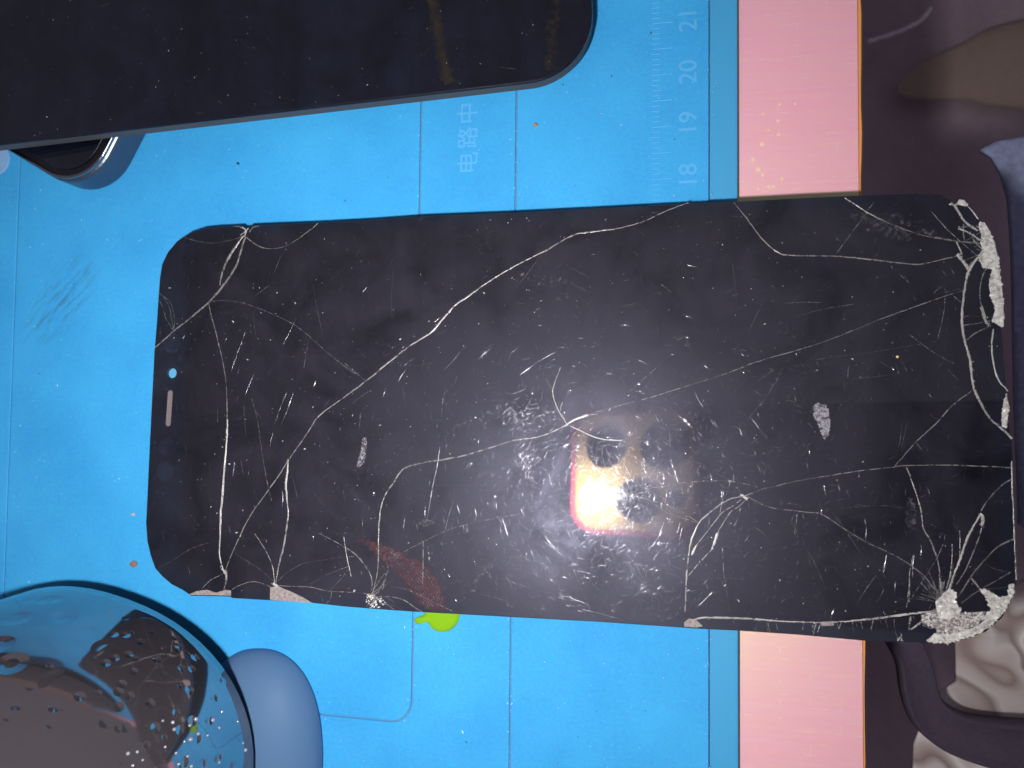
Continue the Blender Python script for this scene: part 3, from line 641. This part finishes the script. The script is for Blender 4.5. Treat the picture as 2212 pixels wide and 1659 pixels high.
c_(R('N', (1540, 1320), (1430, 1250), (1300, 1180), (1150, 1130), (1000, 1090), (930, 1075)), .14, m_crack2); c_(R('N', (1896, 935), (1750, 930), (1600, 940), (1400, 950), (1250, 980), (1100, 1000), (970, 1030)), .13, m_crack2)
c_(R('N', (1540, 1330), (1400, 1280), (1250, 1230), (1100, 1130)), .11, m_crack2)
for k in range(9):
    a = random.uniform(0, 6.28); l = random.uniform(60, 240); c_(R('N', (900, 1070), (900 + l * .5 * math.cos(a) + random.uniform(-8, 8), 1070 + l * .5 * math.sin(a)), (900 + l * math.cos(a), 1070 + l * math.sin(a))), .08, m_crack2)
# lower right star
for a, w, m in (([(350, 80), (400, 210), (440, 330), (475, 450), (490, 580), (550, 690), (600, 820), (620, 930), (630, 1050), (640, 1180)], .26, m_crack), ([(960, 460), (900, 560), (840, 680), (790, 830), (740, 960), (700, 1080), (660, 1170)], .45, m_thick),
                ([(980, 480), (960, 600), (900, 770), (830, 930), (760, 1040)], .22, m_crack), ([(1210, 180), (1130, 230), (1060, 300), (1000, 370), (960, 440)], .2, m_crack), ([(1225, 670), (1100, 730), (980, 850), (890, 960), (800, 1100), (740, 1170)], .28, m_crack),
                ([(1200, 940), (1080, 1010), (940, 1090), (800, 1190)], .24, m_crack), ([(1000, 870), (1060, 910), (1180, 935)], .15, m_crack2), ([(880, 990), (940, 1060), (1000, 1140)], .45, m_thick),
                ([(985, 1075), (1100, 1070), (1190, 1060)], .15, m_crack2), ([(1212, 30), (1215, 200), (1225, 420), (1232, 620), (1240, 800), (1248, 1000)], .26, m_crack), ([(955, 465), (975, 480), (970, 560)], .8, m_thick),
                ([(400, 1140), (500, 980), (590, 840), (650, 710)], .12, m_crack2), ([(350, 1230), (370, 1080), (380, 930), (410, 790)], .16, m_crack2), ([(780, 840), (790, 700), (785, 600)], .18, m_crack2), ([(690, 1050), (720, 880), (725, 710)], .2, m_crack2),
                ([(390, 1405), (450, 1360), (520, 1300)], .5, m_thick), ([(480, 1370), (540, 1395), (590, 1400)], .25, m_crack), ([(480, 530), (530, 540), (590, 570)], .12, m_crack2), ([(280, 1500), (310, 1450), (310, 1500)], .5, m_thick), ([(250, 1320), (260, 1430), (290, 1490)], .16, m_crack2)):
    c_(R('L', *a), w, m)
c_(R('H', (60, 700), (150, 685), (400, 690), (700, 710), (950, 715), (1200, 695), (1400, 670), (1600, 645)), .36, m_thick, wf=lambda t: 1 + .5 * math.sin(t * 9))
for k in range(26):
    x = random.uniform(480, 1500); y = 715 - 45 * max(0, (x - 950) / 600); l = random.uniform(30, 90)
    c_(R('H', (x, y), (x + random.uniform(-20, 20), y + l)), random.uniform(.1, .22), m_crack2)
# fine rays of crushed ends
for cx_, cy_, n, l0, l1 in ((640, 1190, 34, 60, 330), (420, 430, 0, 0, 0)):
    for k in range(n):
        a = random.uniform(math.radians(185), math.radians(300)); l = random.uniform(l0, l1)
        c_(R('L', (cx_, cy_), (cx_ + l * .5 * math.cos(a), cy_ + l * .5 * math.sin(a) + random.uniform(-8, 8)), (cx_ + l * math.cos(a), cy_ + l * math.sin(a))), .12, m_crack2)
for k in range(9):
    a = random.uniform(math.radians(120), math.radians(240)); l = random.uniform(50, 150); y = random.uniform(300, 520)
    c_(R('K', (420, y), (420 + l * math.cos(a), y + l * math.sin(a))), .14, m_crack)
# ---- crushed zones
def crush(poly, n, smin, smax, base=True, name='crushed_zone', zl=0.00015):
    if base: prism(name, [poly], 0.00003, 0.00007, 0, m_crush, scr)
    x0, x1 = min(p[0] for p in poly), max(p[0] for p in poly); y0, y1 = min(p[1] for p in poly), max(p[1] for p in poly); vs, fs = [], []; c = 0; t = 0
    while c < n and t < n * 60:
        t += 1; p = (random.uniform(x0, x1), random.uniform(y0, y1))
        if in_poly(p, poly): flake(vs, fs, p[0], p[1], 0.00008 + random.uniform(0, zl), random.uniform(smin, smax), .16, random.uniform(.6, 1.8)); c += 1
    return pyd('glass_splinters', vs, fs, m_crush, scr, kind='stuff')
crush(R('K', (385, 265), (415, 265), (450, 320), (478, 400), (496, 480), (506, 560), (521, 660), (528, 780), (530, 885), (505, 880), (480, 865), (460, 850), (482, 780), (458, 720), (442, 640), (462, 545), (405, 530), (382, 480), (412, 440), (392, 390), (397, 340), (382, 290)), 620, .00008, .0003)
crush(R('K', (545, 1287), (556, 1340), (556, 1400), (548, 1488), (520, 1478), (520, 1400), (530, 1330)), 90, .00008, .00025)
crush(R('K', (265, 132), (290, 132), (320, 165), (300, 170), (255, 160)), 30, .00008, .0002)
crush(R('L', (600, 1260), (585, 1180), (640, 1130), (700, 1070), (760, 1110), (740, 1180), (800, 1250), (760, 1290), (700, 1330), (620, 1310)), 260, .0001, .0003)
crush(R('L', (940, 1070), (1010, 1090), (1110, 1145), (1180, 1130), (1185, 1040), (1222, 1030), (1228, 1110), (1150, 1250), (1060, 1340), (960, 1320), (1040, 1245), (1000, 1150)), 300, .0001, .0003)
crush(R('L', (510, 1500), (580, 1440), (700, 1445), (830, 1420), (940, 1370), (1040, 1290), (1130, 1200), (1150, 1255), (1030, 1385), (890, 1460), (700, 1512), (560, 1512)), 330, .0001, .0003)
haz = R('L', (470, 1290), (580, 1240), (800, 1270), (1000, 1260), (930, 1370), (780, 1440), (590, 1440), (600, 1400), (480, 1360))
prism('frosted_zone', [haz], 0.000024, 0.00003, 0, broken('frosted_glass', (0.33, 0.30, 0.29), .5, 0, .28, .6, 800), scr)
crush(haz, 260, .0001, .00025, False)
crush(R('M', (1460, 390), (1510, 400), (1560, 420), (1590, 460), (1540, 480), (1480, 485), (1455, 440)), 70, .00008, .0002, False)
prism('edge_chip', [R('M', (300, 399), (350, 377), (420, 366), (480, 386), (540, 367), (578, 372), (578, 405), (440, 402))], 0.00003, 0.00006, 0, m_chip, scr)
prism('edge_chip', [R('M', (832, 432), (832, 352), (880, 342), (960, 375), (1040, 412), (1105, 452))], 0.00003, 0.00006, 0, m_chip, scr)
prism('edge_chip', [R('H', (10, 715), (40, 690), (90, 700), (130, 740), (90, 748), (10, 742))], 0.00003, 0.00006, 0, m_chip, scr)
prism('edge_chip', [R('H', (890, 712), (980, 706), (980, 735), (900, 738))], 0.00003, 0.0001, 0, m_chip, scr)

# ---- scratches: every one a raised glinting hair line
vs, fs = [], []
def scratch(a, b, w=.07, bend=0.0, h=.035):
    a, b = Vector(a), Vector(b); md = (a + b) / 2 + Vector((random.gauss(0, bend), random.gauss(0, bend))) * (b - a).length
    ridge(vs, fs, smooth_line([a, md, b], max(.0004, (b - a).length / 6), .000012), w * MM, h * MM, Z0, .5, .8)
for reg, l, w in (('F', [((540, 270), (430, 500)), ((315, 0), (350, 330)), ((650, 740), (540, 930)), ((540, 930), (430, 1060)), ((1420, 1090), (1385, 1310)), ((1455, 1090), (1415, 1265)), ((1080, 710), (1070, 810)), ((1050, 808), (1340, 785)), ((1170, 895), (1110, 990)), ((75, 885), (130, 990)), ((0, 1060), (65, 1130)), ((20, 70), (95, 85)), ((650, 320), (910, 315)), ((600, 740), (490, 820)), ((440, 1060), (510, 1150)), ((1000, 660), (930, 655)), ((320, 615), (430, 628))], .14),
                ('H', [((800, 230), (930, 515)), ((255, 225), (295, 570)), ((150, 430), (440, 440)), ((1260, 400), (1130, 590)), ((985, 620), (955, 700)), ((970, 0), (1160, 285)), ((1180, 40), (1185, 180)), ((470, 100), (550, 165)), ((350, 215), (400, 217)), ((1380, 440), (1370, 540)), ((1470, 390), (1460, 620)), ((1500, 270), (1490, 430)), ((1320, 280), (1300, 400)), ((1545, 210), (1545, 310)), ((1220, 240), (1260, 280)), ((960, 283), (1010, 285)), ((140, 420), (180, 580)), ((200, 510), (100, 610))], .14),
                ('E', [((1390, 635), (1270, 700)), ((1270, 700), (1155, 785)), ((1200, 870), (1080, 915)), ((680, 850), (650, 1060)), ((640, 1240), (605, 1450)), ((605, 1450), (570, 1650)), ((605, 1495), (935, 1500)), ((1450, 165), (1630, 260)), ((1450, 65), (1610, 155)), ((1290, 10), (1135, 215)), ((410, 1360), (480, 1460)), ((340, 100), (330, 440)), ((470, 675), (385, 740)), ((415, 755), (370, 825)), ((1160, 590), (1085, 655)), ((960, 620), (890, 680)), ((395, 850), (415, 970)), ((200, 875), (70, 970)), ((290, 860), (270, 930)), ((125, 1020), (115, 1130)), ((1290, 770), (1370, 900)), ((2060, 190), (2140, 250)), ((2050, 450), (2055, 530)), ((1900, 890), (1950, 890)), ((620, 1070), (620, 1150)), ((835, 1345), (800, 1400)), ((1165, 785), (1180, 900)), ((1230, 1110), (1260, 1060))], .13),
                ('D', [((1920, 415), (1830, 600)), ((2030, 200), (2100, 560)), ((2000, 560), (1970, 740)), ((1830, 0), (1770, 140)), ((1750, 200), (1640, 280)), ((1600, 480), (1500, 760)), ((1640, 370), (1660, 550)), ((1580, 960), (1595, 1190)), ((1640, 1000), (1700, 1080)), ((1860, 890), (1780, 1100)), ((1900, 900), (1820, 1110)), ((2140, 940), (2090, 1010)), ((1520, 1340), (1510, 1440)), ((1560, 1320), (1580, 1450)), ((1770, 1160), (1750, 1250)), ((1830, 1530), (1830, 1650)), ((1890, 1430), (1930, 1590)), ((2000, 1520), (2090, 1620)), ((1650, 770), (1590, 920)), ((2050, 815), (2030, 870)), ((1410, 1000), (1410, 1090))], .11),
                ('R', [((1070, 195), (960, 590)), ((1600, 390), (1660, 580)), ((1105, 230), (1135, 350)), ((1300, 280), (1325, 410)), ((535, 370), (520, 530)), ((825, 130), (780, 390)), ((2060, 590), (2212, 740)), ((1900, 720), (1980, 870)), ((1320, 1210), (1640, 1290)), ((2070, 1320), (2075, 1390)), ((795, 760), (805, 880)), ((340, 860), (355, 940)), ((1085, 1270), (1110, 1305)), ((760, 250), (755, 370)), ((1440, 210), (1445, 270))], .14),
                ('G', [((1560, 630), (1880, 720)), ((1480, 300), (1640, 690)), ((1780, 620), (1880, 725)), ((1830, 570), (1770, 610)), ((1470, 550), (1600, 600)), ((1520, 380), (1640, 405)), ((1300, 180), (1430, 280)), ((1330, 290), (1360, 330)), ((2090, 70), (2060, 160)), ((2210, 100), (2190, 190)), ((1840, 240), (1780, 270))], .12),
                ('N', [((1500, 85), (1585, 245)), ((1340, 310), (1490, 440)), ((1010, 10), (800, 200)), ((930, 95), (1020, 97)), ((1000, 700), (1050, 755)), ((930, 1120), (850, 1350)), ((1270, 730), (1350, 950)), ((1230, 1090), (1230, 1140)), ((1240, 1080), (1470, 1080)), ((1300, 1120), (1370, 1220)), ((800, 1320), (740, 1360)), ((1780, 1000), (1730, 1280)), ((1680, 360), (1720, 440)), ((110, 1460), (300, 1650)), ((1220, 1370), (1090, 1560)), ((640, 1540), (720, 1560)), ((20, 480), (75, 420)), ((200, 640), (400, 550)), ((590, 900), (740, 980)), ((1760, 1540), (1775, 1659)), ((1365, 1310), (1345, 1420)), ((140, 830), (180, 1000)), ((840, 760), (910, 900)), ((1000, 760), (1050, 860)), ((90, 60), (80, 180))], .12)):
    for a, b in l:
        p = wpx(reg, [a, b]); scratch(uv(*p[0]), uv(*p[1]), w * 1.15, .02)
poly_d = [uv(*p) for p in [(345, 640), (470, 500), (1500, 450), (2030, 430), (2150, 620), (2180, 1230), (2050, 1370), (1500, 1345), (420, 1275), (325, 1150)]]
bx0, bx1 = min(p[0] for p in poly_d), max(p[0] for p in poly_d); by0, by1 = min(p[1] for p in poly_d), max(p[1] for p in poly_d)
def rnd_on():
    while True:
        p = (random.uniform(bx0, bx1), random.uniform(by0, by1))
        if in_poly(p, poly_d): return p
for _ in range(750):
    p = rnd_on(); a = random.gauss(1.7, .75); l = min(.0055, random.lognormvariate(-6.9, .6)); scratch(p, (p[0] + l * math.cos(a), p[1] + l * math.sin(a)), random.uniform(.03, .08), .03)
pyd('scratches', vs, fs, m_scr, scr, True, 'stuff')
vs, fs = [], []
fx, fy = uv(1283, 1075)
for _ in range(5200):
    r = abs(random.gauss(0, .026)); a = random.uniform(0, 6.283); p = (fx + .004 + r * math.cos(a) * 1.15, fy + r * math.sin(a))
    if not in_poly(p, poly_d): continue
    b = random.uniform(0, 3.1416); l = random.uniform(.0004, .0017); scratch(p, (p[0] + l * math.cos(b), p[1] + l * math.sin(b)), random.uniform(.02, .05), .02, .022)
for _ in range(520):     # scuffed patch left of the reflected lamp
    p = wpx('E', [(random.gauss(1150, 90), random.gauss(1060, 60))]) if random.random() < .55 else wpx('E', [(random.gauss(1200, 40), random.gauss(1330, 80))])
    q = uv(*p[0]); b = random.gauss(.5, .5) if p[0][1] < 950 else random.gauss(1.3, .4); l = random.uniform(.0002, .0008); scratch(q, (q[0] + l * math.cos(b), q[1] + l * math.sin(b)), random.uniform(.03, .07), .02, .03)
pyd('fine_scratches', vs, fs, m_scr2, scr, True, 'stuff')
# ---- smears, painted red glow, dust
def smear(poly, m, n, s, name, asp=1.0, ang=None, base=False):
    x0, x1 = min(p[0] for p in poly), max(p[0] for p in poly); y0, y1 = min(p[1] for p in poly), max(p[1] for p in poly); vs, fs = [], []; c = 0; t = 0
    while c < n and t < 40 * n:
        t += 1; p = (random.uniform(x0, x1), random.uniform(y0, y1))
        if in_poly(p, poly): flake(vs, fs, p[0], p[1], 0.000025 + random.uniform(0, .00001), random.uniform(.3, 1) * s, .02, asp, ang); c += 1
    return pyd(name, vs, fs, m, scr, kind='stuff')
smear(R('F', (840, 990), (880, 965), (935, 985), (945, 1030), (955, 1100), (945, 1170), (920, 1200), (900, 1160), (880, 1110), (850, 1050)), m_smear, 900, .00022, 'white_smear')
smear(R('E', (140, 1190), (165, 1190), (165, 1260), (150, 1350), (110, 1390), (100, 1370), (125, 1280)), m_smear, 420, .00016, 'white_smear')
smear(R('R', (660, 440), (760, 400), (860, 400), (850, 440), (760, 480)), m_haze, 60, .0003, 'greasy_smudge')
smear(R('E', (1150, 120), (1450, 130), (1500, 320), (1380, 300)), m_haze, 60, .0004, 'greasy_smudge')
smear(R('C', (1050, 1380), (1500, 1380), (1700, 1560), (1400, 1560), (1150, 1480)), m_haze, 110, .0006, 'greasy_smudge')
smear(R('L', (340, 330), (420, 330), (430, 620), (340, 600)), m_haze, 60, .0004, 'greasy_smudge')
smear(R('R', (1250, 1200), (1310, 1000), (1420, 880), (1560, 830), (1560, 900), (1420, 960), (1330, 1080), (1300, 1230)), m_haze, 120, .00025, 'greasy_smudge')
st_in = [(0, 590), (100, 610), (240, 660), (420, 710), (560, 780), (700, 860), (820, 960), (900, 1080), (960, 1220), (990, 1330), (960, 1405)]
st_out = [(60, 660), (160, 720), (210, 780), (300, 870), (400, 960), (480, 1050), (560, 1140), (640, 1230), (700, 1320), (740, 1385)]
smear(R('R', *(st_in + st_out[::-1])), m_red, 520, .00055, 'painted_red_glow')
vs, fs = [], []
for k in range(9):
    t = .12 + .75 * k / 8; ln = []
    for i in range(11):
        a, b = Vector(st_in[min(i, len(st_in) - 1)]), Vector(st_out[min(i, len(st_out) - 1)]); ln.append(tuple(a.lerp(b, t)))
    pl = [Vector(q) for q in R('R', *ln[2:10])]
    ridge(vs, fs, smooth_line(pl, .0003, .00002), .00012, .000015, .000024, .8)
pyd('red_glow_streaks', vs, fs, m_redp, scr, True)
vs, fs = [], []
cl = [rnd_on() for _ in range(26)]
for k in range(1000):
    p = rnd_on()
    if k % 5 > 1:
        c0 = random.choice(cl); q = (c0[0] + random.gauss(0, .006), c0[1] + random.gauss(0, .005)); p = q if in_poly(q, poly_d) else p
    flake(vs, fs, p[0], p[1], .000024, min(.0002, .00004 * random.lognormvariate(0, .6)), .3, random.choice((1, 1, 2, 3)))
pyd('dust_specks', vs, fs, m_dust, scr, kind='stuff')
p = uv(1938, 771); prism('orange_speck', [circ(*p, .00022, 10)], .000024, .00015, .00005, mat('orange_speck', (.9, .6, .35), .3), scr, res=1)

# ================================================================== SHINY DOMED GADGET
m_dome = mat('wet_black_gloss', (0.36, 0.34, 0.38), 0.10, metal=0.95, spec=0.3)
nd, lk, bs = nodes(m_dome); v = coords(m_dome)
vo = tex(m_dome, 'ShaderNodeTexVoronoi', Scale=330.0); vo.feature = 'F1'; lk.new(v, vo.inputs['Vector'])
vb = tex(m_dome, 'ShaderNodeTexVoronoi', Scale=140.0); vb.feature = 'F1'; lk.new(v, vb.inputs['Vector'])
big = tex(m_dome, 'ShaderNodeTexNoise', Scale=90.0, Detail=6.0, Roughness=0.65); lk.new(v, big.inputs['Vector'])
# brown reflection of camera and holder painted low on the shell, ragged border, fine dimples beside it
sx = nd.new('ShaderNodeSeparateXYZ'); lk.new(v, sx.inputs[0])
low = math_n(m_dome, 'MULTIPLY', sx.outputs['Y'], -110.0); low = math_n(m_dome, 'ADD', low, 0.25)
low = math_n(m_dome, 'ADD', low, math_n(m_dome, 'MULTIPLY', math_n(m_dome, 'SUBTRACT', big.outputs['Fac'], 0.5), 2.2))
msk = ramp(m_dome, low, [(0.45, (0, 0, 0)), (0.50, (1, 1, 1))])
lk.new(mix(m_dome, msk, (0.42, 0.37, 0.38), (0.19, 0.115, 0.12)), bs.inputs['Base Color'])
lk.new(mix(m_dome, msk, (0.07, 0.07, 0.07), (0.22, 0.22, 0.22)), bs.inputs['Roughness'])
pit = ramp(m_dome, vo.outputs['Distance'], [(0.02, (0, 0, 0)), (0.30, (1, 1, 1))])
rgt = math_n(m_dome, 'ADD', math_n(m_dome, 'MULTIPLY', sx.outputs['X'], 160.0), math_n(m_dome, 'MULTIPLY', sx.outputs['Y'], -60.0))
rm = ramp(m_dome, rgt, [(0.25, (0, 0, 0)), (1.2, (1, 1, 1))])
dent = ramp(m_dome, vb.outputs['Distance'], [(0.16, (0, 0, 0)), (0.36, (1, 1, 1))])
hs = mix(m_dome, rm, dent, pit)
bump(m_dome, hs, 0.5, 0.0006)
m_lobe = mat('smoky_gloss', (0.080, 0.16, 0.29), 0.5, spec=0.1)
def blob(name, c, a, b, h, rot, m, parent, ex1=2.0, nu=64, nv=28, pw=.95):
    vs, fs = [], []
    for j in range(nv + 1):
        ph_ = math.pi / 2 * j / nv
        for i in range(nu):
            t = 2 * math.pi * i / nu; r = math.cos(ph_) ** pw
            ct, s_ = math.cos(t), math.sin(t); x = a * r * abs(ct) ** (2 / ex1) * math.copysign(1, ct); y = b * r * abs(s_) ** (2 / ex1) * math.copysign(1, s_)
            vs.append((c[0] + x * math.cos(rot) - y * math.sin(rot), c[1] + x * math.sin(rot) + y * math.cos(rot), c[2] + h * math.sin(ph_)))
    for j in range(nv):
        for i in range(nu): fs.append((j * nu + i, j * nu + (i + 1) % nu, (j + 1) * nu + (i + 1) % nu, (j + 1) * nu + i))
    fs.append(tuple(range(nu))[::-1]); return pyd(name, vs, fs, m, parent, True)
dz = 0.012; dc = on_z(185, 1605, dz)
dome = empty('shiny_dome', Matrix.Translation((dc.x, dc.y, 0.00006)), 'glossy dark dome with dents and water spots, a smaller smoky lobe beside it', 'gadget')
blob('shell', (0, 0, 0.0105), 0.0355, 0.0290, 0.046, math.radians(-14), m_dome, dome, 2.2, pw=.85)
blob('foot', (0, 0, 0), 0.0215, 0.0165, 0.0135, math.radians(-14), m_lobe, dome, 2.2, nv=8, pw=.3)
lc = on_z(545, 1618, 0.004)
blob('side_lobe', (lc.x - dc.x, lc.y - dc.y, 0), 0.0132, 0.0185, 0.0085, math.radians(5), m_lobe, dome, 2.3)

from mathutils.bvhtree import BVHTree
sh = [c for c in dome.children if c.name.startswith('shell')][0].data
bvh = BVHTree.FromPolygons([v.co.copy() for v in sh.vertices], [tuple(p.vertices) for p in sh.polygons])
m_bead = mat('water_bead', (0.55, 0.55, 0.60), 0.12, metal=0.6)
bead = None
for jx, jy in [(1270, 1040), (1230, 1080), (1380, 1045), (1540, 1055), (1420, 1095), (1285, 1135), (1345, 1145), (1235, 1170), (1195, 1185), (1070, 1220), (1140, 1260), (1215, 1280), (1575, 1195), (1590, 1240), (830, 1262), (890, 1252), (925, 1305), (860, 1340), (1160, 1330), (1240, 1345), (1420, 1320), (1055, 1050), (1120, 1060), (1440, 990), (1130, 1105)]:
    (wx, wy), = wpx('J', [(jx, jy)]); d_ = ray(wx, wy).normalized(); hit, nor, _, _ = bvh.ray_cast(CAM - Vector((dc.x, dc.y, 0.00006)), d_)
    if hit is None: continue
    if bead is None:
        bm = bmesh.new(); bmesh.ops.create_icosphere(bm, subdivisions=2, radius=1); bead = bpy.data.meshes.new('water_bead'); bm.to_mesh(bead); bm.free()
        for p in bead.polygons: p.use_smooth = True
    o = link('water_bead', bead, m_bead, dome); o.location = hit; k_ = random.uniform(.0002, .00042); o.scale = (k_, k_, k_)
# ================================================================== CAMERA PHONE (seen only as a reflection in the cracked glass)
CM = Matrix.Identity(4)
for i in range(3): CM[i][0] = RX[i]; CM[i][1] = -DN[i]; CM[i][2] = -FW[i]; CM[i][3] = CAM[i]      # local -z looks down
taker = empty('camera_phone', CM, 'phone held above the screen, its lit flash and lenses mirrored in the cracked glass', 'phone')
def mirror(px, py, zc=0.0005):
    d = ray(px, py).normalized(); hit = on_plane(px, py, pp, pn); r = d - pn * (2 * d.dot(pn)); inv = CM.inverted()
    a = inv @ hit; b = inv.to_3x3() @ r; t = (zc - a.z) / b.z; q = a + b * t; return (q.x, q.y)
BZ = 0.0006
m_gold = mat('gold_camera_plate', (0.95, 0.66, 0.30), 0.5, spec=0.4)
m_body = mat('dark_phone_back', (0.03, 0.03, 0.035), 0.35)
m_ring = mat('lens_ring', (0.05, 0.045, 0.045), 0.3, 0.8)
fc = mirror(1283, 1073); A1 = mirror(1307, 970); C1 = mirror(1372, 1080)
xl_, yb_ = mirror(1240, 1142); xr_, yt_ = mirror(1500, 893)
x0b, x1b = min(xl_, xr_), max(xl_, xr_); y0b, y1b = min(yb_, yt_), max(yb_, yt_)
prism('body', [rrect(x0b - .004, x0b + .1435, y1b + .003 - .0715, y1b + .003, .009)], BZ + 0.0016, BZ + 0.0092, 0.0012, m_body, taker)
prism('camera_bump', [rrect(x0b, x1b, y0b, y1b, .008)], BZ, BZ + 0.0015, 0.0002, m_gold, taker)
prism('bump_rim', [rrect(x0b - .0016, x1b + .0016, y0b - .0016, y1b + .0016, .0096), rrect(x0b - .00005, x1b + .00005, y0b - .00005, y1b + .00005, .008)[::-1]], BZ + 0.0001, BZ + 0.00155, 0.0001, mat('red_bump_rim', (0.95, 0.12, 0.20), 0.4), taker)
for (lx, ly), r in ((A1, .0066), (C1, .0068), ((0, 0), .0076)):
    ln_ = prism('lens', [circ(lx, ly, r, 40)], BZ - 0.0003, BZ - 0.00002, 0.00005, m_black, taker)
    prism('lens_ring', [circ(lx, ly, r + .0004, 40), circ(lx, ly, r + .00005, 40)[::-1]], BZ - 0.00035, BZ - 0.00002, 0.00005, m_ring, taker)
prism('depth_sensor', [circ(x1b - .007, fc[1], .0028, 24)], BZ - 0.0001, BZ - 0.00002, 0, m_black, taker)
m_fl = bpy.data.materials.new('lit_flash'); m_fl.use_nodes = True; nt = m_fl.node_tree; nt.nodes.clear()
em = nt.nodes.new('ShaderNodeEmission'); em.inputs['Color'].default_value = (1, 0.975, 0.985, 1); em.inputs['Strength'].default_value = FLASH
ou = nt.nodes.new('ShaderNodeOutputMaterial'); nt.links.new(em.outputs[0], ou.inputs[0])
vs, fs = [], []; nu, nv, fr_ = 24, 8, 0.0049
for j in range(nv):
    a = math.pi / 2 * j / nv
    for i in range(nu): t = 2 * math.pi * i / nu; vs.append((fc[0] + fr_ * math.cos(a) * math.cos(t), fc[1] + fr_ * math.cos(a) * math.sin(t), BZ - 0.00002 - .0064 * math.sin(a)))
vs.append((fc[0], fc[1], BZ - 0.00642))
for j in range(nv - 1):
    for i in range(nu): fs.append((j * nu + i, (j + 1) * nu + i, (j + 1) * nu + (i + 1) % nu, j * nu + (i + 1) % nu))
for i in range(nu): fs.append(((nv - 1) * nu + i, len(vs) - 1, (nv - 1) * nu + (i + 1) % nu))
pyd('flash', vs, fs, m_fl, taker)

# beam lamp added to the flash, tilted left to brighten the mat there
al = bpy.data.lights.new('added_flash_beam', 'AREA'); al.shape = 'DISK'; al.size = 0.007; al.energy = ADDED_FLASH_BEAM; al.color = (1, 0.985, 1.0); al.spread = math.radians(150)
ao = bpy.data.objects.new('added_flash_beam', al); COL.objects.link(ao); ao.parent = taker; ao.location = (fc[0], fc[1], BZ - 0.0068)
tgt = CM.inverted() @ Vector((-0.125, 0.020, 0.0)); ao.rotation_euler = (tgt - ao.location).to_track_quat('-Z', 'Y').to_euler()
